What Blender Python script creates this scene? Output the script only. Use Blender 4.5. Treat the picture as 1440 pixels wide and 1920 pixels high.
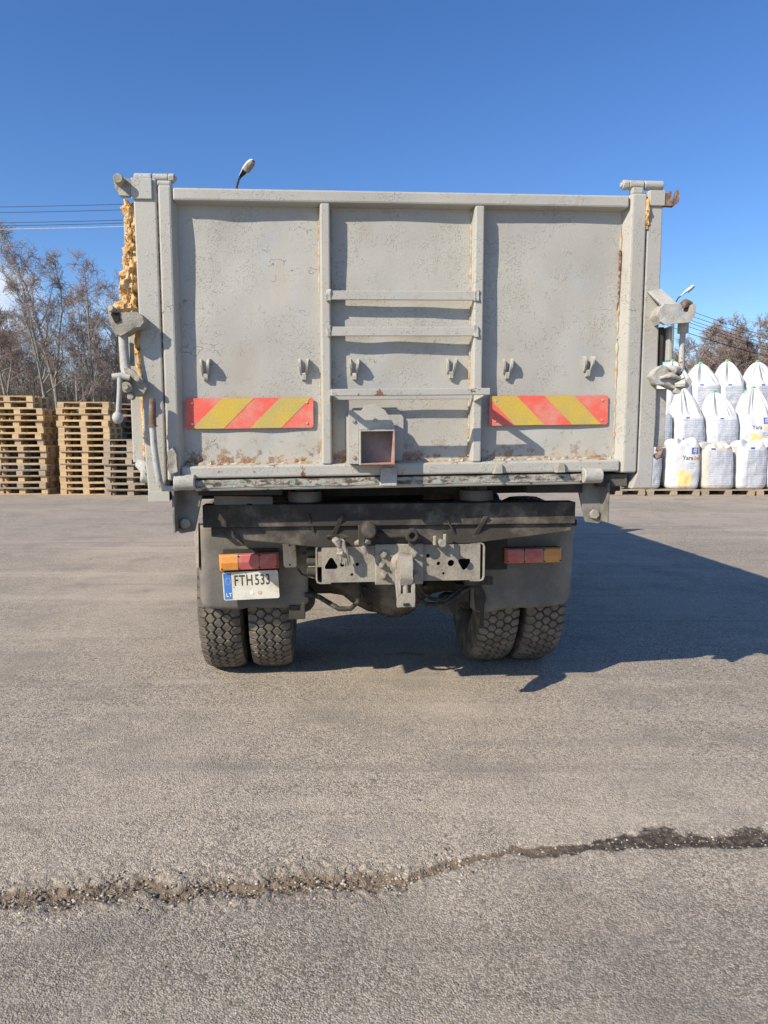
import bpy, bmesh, math, random
import numpy as np
from mathutils import Vector, Matrix, noise

for o in list(bpy.data.objects):
    bpy.data.objects.remove(o)
S = bpy.context.scene
COL = S.collection
R = math.radians

# ------------------------------------------------------------------ camera
cam = bpy.data.cameras.new('camera')
cam.sensor_fit = 'HORIZONTAL'
cam.sensor_width = 36
cam.lens = 36 * 1331 / 1440
cam.clip_start = 0.05
cam.clip_end = 3000
co = bpy.data.objects.new('camera', cam)
COL.objects.link(co)
co.location = (0, 0, 1.46)
co.rotation_euler = (R(90 - 6.39), 0, 0)
S.camera = co

# ------------------------------------------------------------------ light
TYAW = R(5.1)                       # the truck stands turned a little
TO = Vector((0.07, 3.33, 0))        # foot of the tailgate centre
SA, SB = 1.42, 1.20                 # sun: metres to the right and down for each metre forward (truck axes)
c_, s_ = math.cos(TYAW), math.sin(TYAW)
sun_dir = Vector((SA * c_ - s_, SA * s_ + c_, -SB)).normalized()
sl = bpy.data.lights.new('sun', 'SUN')
sl.energy = 4.6
sl.angle = R(0.5)
sl.color = (1.0, 0.91, 0.77)
so = bpy.data.objects.new('sun', sl)
COL.objects.link(so)
so.rotation_euler = sun_dir.to_track_quat('-Z', 'Y').to_euler()
so.location = (-8, -6, 8)

W = bpy.data.worlds.new('World')
S.world = W
W.use_nodes = True
wn = W.node_tree
wn.nodes.clear()
def wnode(t, **k):
    n = wn.nodes.new(t)
    for a, b in k.items():
        setattr(n, a, b)
    return n
sky = wnode('ShaderNodeTexSky', sky_type='NISHITA', sun_disc=False)
sky.sun_elevation = math.asin(-sun_dir.z)
sky.sun_rotation = math.atan2(-sun_dir.x, -sun_dir.y)
sky.altitude = 50
sky.air_density = 1.0
sky.dust_density = 0.35
sky.ozone_density = 4.5
hs = wnode('ShaderNodeHueSaturation')
hs.inputs['Saturation'].default_value = 1.18
hs.inputs['Hue'].default_value = 0.509
wn.links.new(sky.outputs[0], hs.inputs['Color'])
tc = wnode('ShaderNodeTexCoord')
# low spring cumulus near the horizon
nz = wnode('ShaderNodeTexNoise')
nz.inputs['Scale'].default_value = 5.0
nz.inputs['Detail'].default_value = 7
nz.inputs['Roughness'].default_value = 0.6
mp = wnode('ShaderNodeMapping')
mp.inputs['Scale'].default_value = (1, 1, 2.4)
mp.inputs['Location'].default_value = (0.3, 0.1, 0.0)
wn.links.new(tc.outputs['Generated'], mp.inputs[0])
wn.links.new(mp.outputs[0], nz.inputs['Vector'])
def wmath(op, a, b=None):
    n = wnode('ShaderNodeMath', operation=op)
    n.use_clamp = False
    for i, v in enumerate((a, b)):
        if v is None:
            continue
        if isinstance(v, (int, float)):
            n.inputs[i].default_value = v
        else:
            wn.links.new(v, n.inputs[i])
    return n.outputs[0]
def cloud(direction, size, flat):
    d = Vector(direction).normalized()
    sub = wnode('ShaderNodeVectorMath', operation='SUBTRACT')
    wn.links.new(tc.outputs['Generated'], sub.inputs[0])
    sub.inputs[1].default_value = d
    mul = wnode('ShaderNodeVectorMath', operation='MULTIPLY')
    wn.links.new(sub.outputs[0], mul.inputs[0])
    mul.inputs[1].default_value = (1 / size, 1 / size, flat / size)
    ln = wnode('ShaderNodeVectorMath', operation='LENGTH')
    wn.links.new(mul.outputs[0], ln.inputs[0])
    e = wmath('ADD', wmath('SUBTRACT', 1.0, ln.outputs['Value']), wmath('MULTIPLY', wmath('SUBTRACT', nz.outputs['Fac'], 0.5), 2.2))
    mr = wnode('ShaderNodeMapRange', interpolation_type='SMOOTHSTEP')
    wn.links.new(e, mr.inputs['Value'])
    mr.inputs['From Min'].default_value = 0.05
    mr.inputs['From Max'].default_value = 0.75
    return mr.outputs[0]
cl = cloud((-0.585, 1, 0.200), 0.105, 1.5)
for args in (((-0.33, 1, 0.14), 0.16, 2.0), ((-0.9, 1, 0.2), 0.2, 2.0), ((0.95, 1, 0.12), 0.2, 2.5), ((-1.6, 1, 0.18), 0.25, 2.0)):
    cl = wmath('MAXIMUM', cl, wmath('MULTIPLY', cloud(*args), 0.30))
mx = wnode('ShaderNodeMix', data_type='RGBA')
wn.links.new(wmath('MULTIPLY', cl, 0.92), mx.inputs['Factor'])
wn.links.new(hs.outputs[0], mx.inputs['A'])
mx.inputs['B'].default_value = (5.6, 5.9, 6.5, 1)
bg = wnode('ShaderNodeBackground')
bg.inputs['Strength'].default_value = 0.125
wn.links.new(mx.outputs['Result'], bg.inputs['Color'])
wo = wnode('ShaderNodeOutputWorld')
wn.links.new(bg.outputs[0], wo.inputs['Surface'])

vs = S.view_settings
vs.view_transform = 'Standard'
vs.look = 'None'
vs.exposure = 0.42
vs.gamma = 1
S.render.engine = 'CYCLES'

# ------------------------------------------------------------------ materials
class NT:
    def __init__(s, name):
        s.m = bpy.data.materials.new(name)
        s.m.use_nodes = True
        s.t = s.m.node_tree
        s.b = s.t.nodes['Principled BSDF']
        s.tc = s.t.nodes.new('ShaderNodeTexCoord')
    def n(s, t, ins=None, **k):
        nd = s.t.nodes.new(t)
        for a, b in k.items():
            setattr(nd, a, b)
        for a, b in (ins or {}).items():
            s.set(nd.inputs[a], b)
        return nd
    def set(s, sock, v):
        if isinstance(v, bpy.types.NodeSocket):
            s.t.links.new(v, sock)
        elif isinstance(v, tuple) and len(v) == 3 and sock.type == 'RGBA':
            sock.default_value = (*v, 1)
        else:
            sock.default_value = v
    def math(s, op, a, b=0.0, clamp=False):
        nd = s.n('ShaderNodeMath', operation=op)
        nd.use_clamp = clamp
        s.set(nd.inputs[0], a)
        s.set(nd.inputs[1], b)
        return nd.outputs[0]
    def vec(s, scale=(1, 1, 1), loc=(0, 0, 0), coord='Object'):
        return s.n('ShaderNodeMapping', {'Vector': s.tc.outputs[coord], 'Scale': scale, 'Location': loc}).outputs[0]
    def noise(s, scale, detail=4, rough=0.55, v=None, dist=0.0):
        return s.n('ShaderNodeTexNoise', {'Vector': v or s.tc.outputs['Object'], 'Scale': scale, 'Detail': detail, 'Roughness': rough, 'Distortion': dist}).outputs['Fac']
    def ramp(s, v, lo, hi, a=0.0, b=1.0):
        return s.n('ShaderNodeMapRange', {'Value': v, 'From Min': lo, 'From Max': hi, 'To Min': a, 'To Max': b}, interpolation_type='SMOOTHSTEP').outputs[0]
    def mix(s, f, a, b, blend='MIX'):
        nd = s.n('ShaderNodeMix', data_type='RGBA', blend_type=blend)
        s.set(nd.inputs['Factor'], f)
        s.set(nd.inputs['A'], a)
        s.set(nd.inputs['B'], b)
        return nd.outputs['Result']
    def bump(s, h, strength=0.3, dist=0.01, prev=None):
        nd = s.n('ShaderNodeBump', {'Height': h, 'Strength': strength, 'Distance': dist})
        if prev is not None:
            s.set(nd.inputs['Normal'], prev)
        return nd.outputs[0]
    def done(s, col, rough=0.6, normal=None, metal=0.0, spec=0.35):
        s.set(s.b.inputs['Base Color'], col)
        s.set(s.b.inputs['Roughness'], rough)
        s.set(s.b.inputs['Metallic'], metal)
        s.b.inputs['Specular IOR Level'].default_value = spec
        if normal is not None:
            s.set(s.b.inputs['Normal'], normal)
        return s.m

def grime(name, base, dirt, dscale=7, lo=0.42, hi=0.68, rust=None, rscale=14, rlo=0.62, rhi=0.68, rough=0.65, bump=0.25, bscale=60, bdist=0.004, spec=0.3, blister=0.0, fine=0.12):
    t = NT(name)
    d = t.noise(dscale, 6, 0.62)
    col = t.mix(t.ramp(d, lo, hi), base, dirt)
    f = t.noise(150, 3, 0.6)
    col = t.mix(fine, col, t.mix(t.ramp(f, 0.3, 0.7), (0.02, 0.02, 0.02), (0.9, 0.88, 0.82)), 'OVERLAY')
    h = t.noise(bscale, 5, 0.6)
    nrm = t.bump(h, bump, bdist)
    if blister:
        b = t.noise(26, 2, 0.5, dist=1.5)
        m = t.ramp(t.noise(4.2, 3), 0.45, 0.68)
        bl = t.math('MULTIPLY', t.ramp(b, 0.56, 0.64), m)
        nrm = t.bump(bl, blister, 0.004, nrm)
    rg = rough
    if rust:
        r = t.ramp(t.noise(rscale, 7, 0.68), rlo, rhi)
        rc = t.mix(t.ramp(t.noise(60, 3), 0.35, 0.65), rust, tuple(x * 0.35 for x in rust))
        col = t.mix(r, col, rc)
    return t.done(col, rg, nrm, 0.0, spec)

M = {}
# ---- truck paint: tailgate sheet with flaking and a rusty foot
def paint(name, sheet=False, rlo=0.66):
    t = NT(name)
    a, b = (0.435, 0.422, 0.372), (0.395, 0.375, 0.335)
    col = t.mix(t.ramp(t.noise(2.3, 5), 0.35, 0.7), a, b)
    col = t.mix(t.math('MULTIPLY', t.ramp(t.noise(5, 6, 0.65, t.vec((1, 1, 0.35))), 0.5, 0.78), 0.55), col, (0.40, 0.345, 0.265))
    col = t.mix(t.math('MULTIPLY', t.ramp(t.noise(3.1, 4, 0.6, t.vec(loc=(3, 1, 4))), 0.56, 0.74), 0.6), col, (0.40, 0.43, 0.45))
    col = t.mix(0.06, col, t.mix(t.ramp(t.noise(220, 2), 0.3, 0.7), (0.05, 0.05, 0.05), (0.95, 0.95, 0.9)), 'OVERLAY')
    col = t.mix(t.ramp(t.noise(1.6, 5, 0.6, t.vec((1, 1, 0.6), (6, 3, 8))), 0.50, 0.72, 0.0, 0.45), col, (0.335, 0.318, 0.295))
    col = t.mix(t.ramp(t.noise(7, 6, 0.7, t.vec((1, 1, 0.22), (1, 6, 2))), 0.58, 0.74, 0.0, 0.4), col, (0.33, 0.275, 0.205))
    orange = t.noise(85, 4, 0.55)
    nrm = t.bump(orange, 0.13, 0.004)
    blist = t.math('MULTIPLY', t.ramp(t.noise(42, 3, 0.55, dist=2.5), 0.575, 0.63), t.ramp(t.noise(5.5, 5, 0.7), 0.45, 0.60))
    nrm = t.bump(blist, 0.75, 0.003, nrm)
    vo = t.n('ShaderNodeTexVoronoi', {'Vector': t.n('ShaderNodeVectorMath', {0: t.tc.outputs['Object'], 1: t.n('ShaderNodeVectorMath', {0: t.n('ShaderNodeTexNoise', {'Vector': t.tc.outputs['Object'], 'Scale': 14.0, 'Detail': 3.0}).outputs['Color'], 1: (0.09, 0.09, 0.09)}, operation='MULTIPLY').outputs[0]}, operation='ADD').outputs[0], 'Scale': 16.0}, feature='DISTANCE_TO_EDGE').outputs['Distance']
    crk = t.math('MULTIPLY', t.ramp(vo, 0.022, 0.006), t.ramp(t.noise(4.4, 4, 0.7, t.vec(loc=(2, 9, 4))), 0.59, 0.65))
    crk = t.math('MULTIPLY', crk, t.ramp(t.noise(21, 3, 0.6), 0.45, 0.55))
    nrm = t.bump(crk, 0.8, 0.004, nrm)
    col = t.mix(t.math('MULTIPLY', crk, 0.55), col, (0.16, 0.12, 0.08))
    spots = t.ramp(t.noise(48, 4, 0.6, t.vec(loc=(7, 2, 1))), 0.73, 0.76)
    col = t.mix(t.math('MULTIPLY', spots, 0.8), col, (0.16, 0.085, 0.045))
    if sheet:
        z = t.n('ShaderNodeSeparateXYZ', {0: t.tc.outputs['Object']}).outputs[2]
        low = t.ramp(z, 1.47, 1.30)
        rn = t.noise(22, 7, 0.7)
        rm = t.math('MULTIPLY', low, t.ramp(t.math('ADD', rn, t.math('MULTIPLY', low, 0.13)), 0.57, 0.66))
        col = t.mix(rm, col, t.mix(t.ramp(t.noise(70, 3), 0.35, 0.65), (0.33, 0.17, 0.075), (0.12, 0.055, 0.03)))
        col = t.mix(t.math('MULTIPLY', low, t.ramp(t.noise(9, 5), 0.4, 0.7, 0.0, 0.6)), col, (0.44, 0.36, 0.24))
        # long scratches, rust runs
        sc = t.ramp(t.noise(34, 5, 0.7, t.vec((2.2, 1, 0.16), (1, 1, 3))), 0.69, 0.73)
        col = t.mix(t.math('MULTIPLY', sc, 0.45), col, (0.28, 0.15, 0.08))
    else:
        r = t.ramp(t.noise(13, 7, 0.7), rlo, rlo + 0.05)
        col = t.mix(r, col, t.mix(t.ramp(t.noise(60, 3), 0.35, 0.65), (0.25, 0.12, 0.06), (0.07, 0.04, 0.025)))
    return t.done(col, 0.62, nrm, 0, 0.3)
M['sheet'] = paint('grey_paint_sheet', True)
M['paint'] = paint('grey_paint_frame', False, 0.68)
M['rusty'] = paint('grey_paint_rusty', False, 0.585)
# peeling lip
t = NT('peeling_lip')
col = t.mix(t.ramp(t.noise(30, 5, 0.65, t.vec((0.5, 1, 1.4))), 0.40, 0.55), (0.10, 0.075, 0.05), (0.38, 0.36, 0.31))
col = t.mix(t.ramp(t.noise(17, 5, 0.6, t.vec(loc=(4, 0, 0))), 0.56, 0.61), col, (0.27, 0.36, 0.29))
col = t.mix(t.ramp(t.noise(40, 4, 0.7, t.vec(loc=(1, 5, 0))), 0.60, 0.66), col, (0.20, 0.09, 0.045))
M['peel'] = t.done(col, 0.75, t.bump(t.noise(45, 6, 0.7), 0.9, 0.01))
M['seam'] = grime('rust_seam', (0.16, 0.07, 0.035), (0.34, 0.30, 0.25), 40, 0.45, 0.6, rough=0.9, bump=0.7, bscale=90)
M['chassis'] = grime('chassis_black_dusty', (0.032, 0.029, 0.026), (0.085, 0.075, 0.06), 5, 0.35, 0.75, rough=0.8, bump=0.4, bscale=50)
M['dusty'] = grime('dust_coated_steel', (0.325, 0.295, 0.24), (0.225, 0.20, 0.162), 12, 0.4, 0.7, rough=0.9, bump=0.55, bscale=70, bdist=0.006)
M['dustbeam'] = grime('dusty_beam', (0.05, 0.044, 0.037), (0.19, 0.165, 0.13), 5, 0.46, 0.72, rough=0.88, bump=0.4, bscale=60)
M['bracket'] = grime('dirty_grey_bracket', (0.235, 0.222, 0.195), (0.13, 0.115, 0.095), 9, 0.4, 0.68, rust=(0.16, 0.08, 0.045), rscale=18, rlo=0.62, rhi=0.68, rough=0.8, bump=0.35)
M['cast'] = grime('rough_cast_steel', (0.36, 0.335, 0.28), (0.25, 0.225, 0.185), 16, 0.4, 0.7, rust=(0.2, 0.1, 0.05), rscale=20, rlo=0.66, rhi=0.72, rough=0.8, bump=0.7, bscale=120, bdist=0.004)
M['castgrey'] = grime('painted_casting', (0.43, 0.42, 0.385), (0.34, 0.31, 0.26), 14, 0.45, 0.7, rust=(0.22, 0.11, 0.05), rscale=17, rlo=0.63, rhi=0.68, rough=0.6, bump=0.4, bscale=90)
M['rust'] = grime('brown_rust', (0.17, 0.095, 0.065), (0.28, 0.23, 0.19), 24, 0.45, 0.66, rough=0.85, bump=0.5, bscale=90)
M['hole'] = grime('inside_dark', (0.02, 0.019, 0.017), (0.04, 0.036, 0.03), 8, rough=0.9, bump=0.1)  # near-black also stands in for shade in slots and the hitch beam
M['foam'] = grime('expanding_foam', (0.60, 0.36, 0.13), (0.72, 0.52, 0.28), 30, 0.4, 0.65, rust=(0.36, 0.17, 0.06), rscale=34, rlo=0.55, rhi=0.60, rough=0.85, bump=1.0, bscale=60, bdist=0.012)
M['flap'] = grime('dusty_rubber_flap', (0.125, 0.116, 0.105), (0.245, 0.218, 0.175), 3.2, 0.35, 0.75, rough=0.72, bump=0.35, bscale=30, spec=0.35)
M['tyre'] = grime('tyre_rubber_dusty', (0.06, 0.054, 0.045), (0.20, 0.172, 0.132), 9, 0.4, 0.72, rough=0.88, bump=0.35, bscale=80)
M['treadrub'] = grime('tread_rubber', (0.115, 0.10, 0.082), (0.21, 0.18, 0.142), 14, 0.35, 0.7, rough=0.9, bump=0.5, bscale=140)
M['rim'] = grime('dusty_rim', (0.13, 0.12, 0.10), (0.22, 0.195, 0.15), 9, rough=0.8)
M['hose'] = grime('rubber_hose', (0.03, 0.028, 0.026), (0.10, 0.088, 0.07), 20, rough=0.7)
M['bluewire'] = grime('cable_end', (0.30, 0.31, 0.30), (0.4, 0.37, 0.31), 30, rough=0.7)
def plain(name, c, rough=0.5, var=0.12, bump=0.1, bs=60, spec=0.4):
    return grime(name, c, tuple(max(0, x * (1 - var * 2.5)) for x in c), 9, 0.4, 0.75, rough=rough, bump=bump, bscale=bs, spec=spec, fine=0.06)
M['lens_red'] = grime('lens_red', (0.52, 0.115, 0.105), (0.46, 0.21, 0.17), 14, rough=0.4, bump=0.2, bscale=120, spec=0.5)
M['lens_orange'] = grime('lens_orange', (0.70, 0.28, 0.055), (0.56, 0.30, 0.12), 14, rough=0.4, bump=0.2, bscale=120, spec=0.5)
for nm_ in ('lens_red', 'lens_orange'):
    m_ = M[nm_].node_tree
    bs_ = m_.nodes['Principled BSDF']
    wv_ = m_.nodes.new('ShaderNodeTexWave')
    wv_.inputs['Scale'].default_value = 55
    tc_ = m_.nodes.new('ShaderNodeTexCoord')
    bm_ = m_.nodes.new('ShaderNodeBump')
    bm_.inputs['Strength'].default_value = 0.35
    bm_.inputs['Distance'].default_value = 0.004
    m_.links.new(tc_.outputs['Object'], wv_.inputs['Vector'])
    m_.links.new(wv_.outputs['Fac'], bm_.inputs['Height'])
    m_.links.new(bs_.inputs['Normal'].links[0].from_socket, bm_.inputs['Normal'])
    m_.links.new(bm_.outputs[0], bs_.inputs['Normal'])
M['plate'] = grime('number_plate_white', (0.62, 0.60, 0.52), (0.50, 0.46, 0.37), 9, rough=0.5, bump=0.1)
M['plate_blue'] = plain('number_plate_blue', (0.055, 0.19, 0.52), 0.5)
M['plate_text'] = plain('number_plate_black', (0.06, 0.058, 0.052), 0.5)
M['white'] = plain('white_print', (0.75, 0.75, 0.72), 0.5)
M['cream'] = grime('cream_plastic', (0.62, 0.53, 0.40), (0.48, 0.40, 0.29), 12, rough=0.6, bump=0.15)
M['refred'] = grime('reflective_red', (0.76, 0.12, 0.08), (0.66, 0.25, 0.19), 7, 0.40, 0.66, rough=0.45, bump=0.15, bscale=200, spec=0.5)
M['refyel'] = grime('reflective_yellow', (0.58, 0.40, 0.06), (0.46, 0.37, 0.12), 8, 0.40, 0.66, rough=0.5, bump=0.25, bscale=260, spec=0.5)
M['pinkrust'] = grime('red_primer', (0.42, 0.20, 0.16), (0.38, 0.33, 0.28), 16, 0.45, 0.65, rough=0.75, bump=0.3)
M['chutein'] = grime('grey_violet_plate', (0.26, 0.235, 0.235), (0.33, 0.30, 0.28), 8, rough=0.8, bump=0.2)
M['steel'] = plain('bright_steel', (0.5, 0.48, 0.45), 0.45)
M['cab'] = plain('cab_paint', (0.40, 0.13, 0.05), 0.4)
t = NT('cab_glass')
M['glass'] = t.done((0.03, 0.035, 0.04), 0.08, None, 0, 0.6)

# ------------------------------------------------------------------ mesh helpers
def mesh_np(name, V, F, mats=None):
    """V (n,3), F list of arrays (m,k)"""
    me = bpy.data.meshes.new(name)
    V = np.asarray(V, dtype=np.float32)
    me.vertices.add(len(V))
    me.vertices.foreach_set('co', V.ravel())
    F = [np.asarray(f, dtype=np.int32) for f in F if len(f)]
    tot = np.concatenate([np.full(len(f), f.shape[1], dtype=np.int32) for f in F])
    idx = np.concatenate([f.ravel() for f in F])
    me.loops.add(len(idx))
    me.loops.foreach_set('vertex_index', idx)
    me.polygons.add(len(tot))
    st = np.zeros(len(tot), dtype=np.int32)
    st[1:] = np.cumsum(tot)[:-1]
    me.polygons.foreach_set('loop_start', st)
    if mats is not None:
        me.polygons.foreach_set('material_index', np.asarray(mats, dtype=np.int32))
    me.update(calc_edges=True)
    me.validate()
    return me

def link(name, me, mat, parent=None, smooth=False, bevel=0.0, kind=None):
    o = bpy.data.objects.new(name, me)
    COL.objects.link(o)
    if mat is not None:
        ms = mat if isinstance(mat, (list, tuple)) else [mat]
        if not len(me.materials):
            for m in ms:
                me.materials.append(m)
    if parent is not None:
        o.parent = parent
    if smooth:
        me.polygons.foreach_set('use_smooth', [True] * len(me.polygons))
    if bevel:
        b = o.modifiers.new('bevel', 'BEVEL')
        b.width = bevel
        b.segments = 2
        b.limit_method = 'ANGLE'
        b.angle_limit = R(40)
    if kind:
        o['kind'] = kind
    return o

def tag(o, label, cat, group=None):
    o['label'] = label
    o['category'] = cat
    if group:
        o['group'] = group
    return o

def empty(name, loc=(0, 0, 0), rz=0.0):
    o = bpy.data.objects.new(name, None)
    o.empty_display_size = 0.2
    COL.objects.link(o)
    o.location = loc
    o.rotation_euler = (0, 0, rz)
    return o

TILT = 0.0118       # the box body sits slightly askew on the chassis
class MB:
    def __init__(s, tilt=False):
        s.v, s.f, s.tilt = [], [], tilt
    def add(s, vs_, fs):
        o = len(s.v)
        for p in vs_:
            p = Vector(p)
            if s.tilt:
                p.z += TILT * p.x
            s.v.append(p)
        s.f += [tuple(i + o for i in f) for f in fs]
        return s
    def hexa(s, p):
        return s.add(p, [(0, 3, 2, 1), (4, 5, 6, 7), (0, 1, 5, 4), (1, 2, 6, 5), (2, 3, 7, 6), (3, 0, 4, 7)])
    def box(s, x0, x1, y0, y1, z0, z1):
        return s.hexa([(x0, y0, z0), (x1, y0, z0), (x1, y1, z0), (x0, y1, z0), (x0, y0, z1), (x1, y0, z1), (x1, y1, z1), (x0, y1, z1)])
    def prism(s, poly, y0, y1, axis='y'):
        """poly of (a,b): extruded along an axis. y: (x,z), x: (y,z), z: (x,y)"""
        n = len(poly)
        ar = sum(poly[i][0] * poly[(i + 1) % n][1] - poly[(i + 1) % n][0] * poly[i][1] for i in range(n))
        if ar < 0:
            poly = poly[::-1]
        def P(q, d):
            return {'y': (q[0], d, q[1]), 'x': (d, q[0], q[1]), 'z': (q[0], q[1], d)}[axis]
        vs_ = [P(q, y0) for q in poly] + [P(q, y1) for q in poly]
        fs = [tuple(range(n)), tuple(range(2 * n - 1, n - 1, -1))]
        for i in range(n):
            j = (i + 1) % n
            fs.append((i, n + i, n + j, j))
        if axis == 'x' or axis == 'z':
            fs = [f[::-1] for f in fs]
        return s.add(vs_, fs)
    def tube(s, pts, r, n=10, cap=True, flat=1.0):
        pts = [Vector(p) for p in pts]
        m = len(pts)
        rs = r if isinstance(r, (list, tuple)) else [r] * m
        tan = []
        for i in range(m):
            a = pts[max(i - 1, 0)]
            b = pts[min(i + 1, m - 1)]
            tan.append((b - a).normalized())
        u = tan[0].orthogonal().normalized()
        vs_, fs = [], []
        for i in range(m):
            u = (u - tan[i] * u.dot(tan[i])).normalized()
            w = tan[i].cross(u)
            for k in range(n):
                an = 2 * math.pi * k / n
                vs_.append(pts[i] + (u * math.cos(an) + w * math.sin(an) * flat) * rs[i])
        for i in range(m - 1):
            for k in range(n):
                l = (k + 1) % n
                fs.append((i * n + k, i * n + l, (i + 1) * n + l, (i + 1) * n + k))
        if cap:
            fs.append(tuple(range(n - 1, -1, -1)))
            fs.append(tuple(range((m - 1) * n, m * n)))
        return s.add(vs_, fs)
    def cyl(s, a, b, r, n=16, r2=None):
        return s.tube([a, b], [r, r if r2 is None else r2], n)
    def lathe(s, prof, c, axis='x', n=32):
        """prof: list of (d along axis, radius)"""
        vs_, fs = [], []
        c = Vector(c)
        for d, r in prof:
            for k in range(n):
                an = 2 * math.pi * k / n
                ca, sa = math.cos(an) * r, math.sin(an) * r
                vs_.append(c + Vector({'x': (d, ca, sa), 'y': (sa, d, ca), 'z': (ca, sa, d)}[axis]))
        for i in range(len(prof) - 1):
            for k in range(n):
                l = (k + 1) % n
                fs.append((i * n + k, i * n + l, (i + 1) * n + l, (i + 1) * n + k))
        fs.append(tuple(range(n - 1, -1, -1)))
        fs.append(tuple(range((len(prof) - 1) * n, len(prof) * n)))
        return s.add(vs_, fs)
    def bolt(s, x, y, z, r=0.014, h=0.012, n=6):
        return s.cyl((x, y, z), (x, y - h, z), r, n)
    def build(s, name, mat, parent=None, bevel=0.003, smooth=False, kind=None):
        me = bpy.data.meshes.new(name)
        me.from_pydata([tuple(v) for v in s.v], [], s.f)
        me.validate()
        bm = bmesh.new()
        bm.from_mesh(me)
        bmesh.ops.recalc_face_normals(bm, faces=bm.faces)
        bm.to_mesh(me)
        bm.free()
        return link(name, me, mat, parent, smooth, bevel, kind)

def smooth_by_angle(o, deg=40):
    me = o.data
    me.polygons.foreach_set('use_smooth', [True] * len(me.polygons))
    try:
        me.set_sharp_from_angle(angle=R(deg))
    except Exception:
        pass
    return o

def lumpy(o, amp, freq, levels=2, seed=0):
    """subdivide and displace a part: castings, foam"""
    bm = bmesh.new()
    bm.from_mesh(o.data)
    bmesh.ops.triangulate(bm, faces=bm.faces)
    for _ in range(levels):
        bmesh.ops.subdivide_edges(bm, edges=bm.edges, cuts=1, use_grid_fill=True)
    bm.normal_update()
    for v in bm.verts:
        d = noise.fractal(v.co * freq + Vector((seed * 7.1, seed, 0)), 1.0, 2.0, 3)
        v.co += v.normal * d * amp
    bm.to_mesh(o.data)
    bm.free()
    return smooth_by_angle(o, 60)

def plate2d(outlines, t):
    """flat plate with real holes; outlines of (x,z); first is the rim. Returns verts, faces with the plate in XZ, thickness on Y"""
    cu = bpy.data.curves.new('tmp', 'CURVE')
    cu.dimensions = '2D'
    cu.fill_mode = 'BOTH'
    cu.extrude = t / 2
    for ol in outlines:
        sp = cu.splines.new('POLY')
        sp.points.add(len(ol) - 1)
        for p, q in zip(sp.points, ol):
            p.co = (q[0], q[1], 0, 1)
        sp.use_cyclic_u = True
    o = bpy.data.objects.new('tmp', cu)
    COL.objects.link(o)
    bpy.context.view_layer.update()
    me = o.to_mesh()
    V = [(v.co.x, v.co.z, v.co.y) for v in me.vertices]
    Fc = [tuple(p.vertices)[::-1] for p in me.polygons]
    o.to_mesh_clear()
    bpy.data.objects.remove(o)
    bpy.data.curves.remove(cu)
    return V, Fc

def text2d(s, size=1.0, sx=1.0, spacing=1.0, bold=0.0):
    cu = bpy.data.curves.new('tmp', 'FONT')
    cu.body = s
    cu.size = size
    cu.space_character = spacing
    cu.align_x = 'LEFT'
    cu.fill_mode = 'FRONT'
    cu.resolution_u = 3
    cu.offset = bold
    o = bpy.data.objects.new('tmp', cu)
    COL.objects.link(o)
    bpy.context.view_layer.update()
    me = o.to_mesh()
    V = [(v.co.x * sx, v.co.y) for v in me.vertices]
    Fc = [tuple(p.vertices) for p in me.polygons]
    o.to_mesh_clear()
    bpy.data.objects.remove(o)
    bpy.data.curves.remove(cu)
    return V, Fc

def circle(cx, cz, r, n=14):
    return [(cx + r * math.cos(2 * math.pi * k / n), cz + r * math.sin(2 * math.pi * k / n)) for k in range(n)]

# ================================================================== GROUND
def gpts():
    pts = [(-1.45, 2.035), (-1.20, 2.075), (-0.89, 2.135), (-0.53, 2.14), (-0.335, 2.18), (-0.135, 2.185), (0.07, 2.21), (0.22, 2.295), (0.48, 2.335), (0.65, 2.36), (0.835, 2.39), (1.08, 2.42), (1.39, 2.435), (1.8, 2.47)]
    return np.array(pts)
CR = gpts()
def graded(a, b, step, far_lo, far_hi, growth=1.22):
    core = np.arange(a, b + 1e-6, step)
    out, d, x = [], step, b
    while x < far_hi:
        d *= growth
        x += d
        out.append(min(x, far_hi))
    lo, d, x = [], step, a
    while x > far_lo:
        d *= growth
        x -= d
        lo.append(max(x, far_lo))
    return np.concatenate([np.array(lo[::-1]), core, np.array(out)])
gx = graded(-1.75, 1.85, 0.006, -900, 900)
gy = graded(1.80, 2.66, 0.006, -300, 1500)
GX, GY = np.meshgrid(gx, gy)
def vnoise(x, y, seed=0):
    """cheap value noise, vectorised"""
    def h(i, j):
        n = (i.astype(np.int64) * 374761393 + j.astype(np.int64) * 668265263 + seed * 974711) & 0x7fffffff
        n = ((n ^ (n >> 13)) * 1274126177) & 0x7fffffff
        return ((n ^ (n >> 16)) & 0xffff) / 65535.0
    xi, yi = np.floor(x), np.floor(y)
    fx, fy = x - xi, y - yi
    fx, fy = fx * fx * (3 - 2 * fx), fy * fy * (3 - 2 * fy)
    a, b, c, d = h(xi, yi), h(xi + 1, yi), h(xi, yi + 1), h(xi + 1, yi + 1)
    return (a * (1 - fx) + b * fx) * (1 - fy) + (c * (1 - fx) + d * fx) * fy
def crack_y(x):
    return np.interp(x, CR[:, 0], CR[:, 1])
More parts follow.
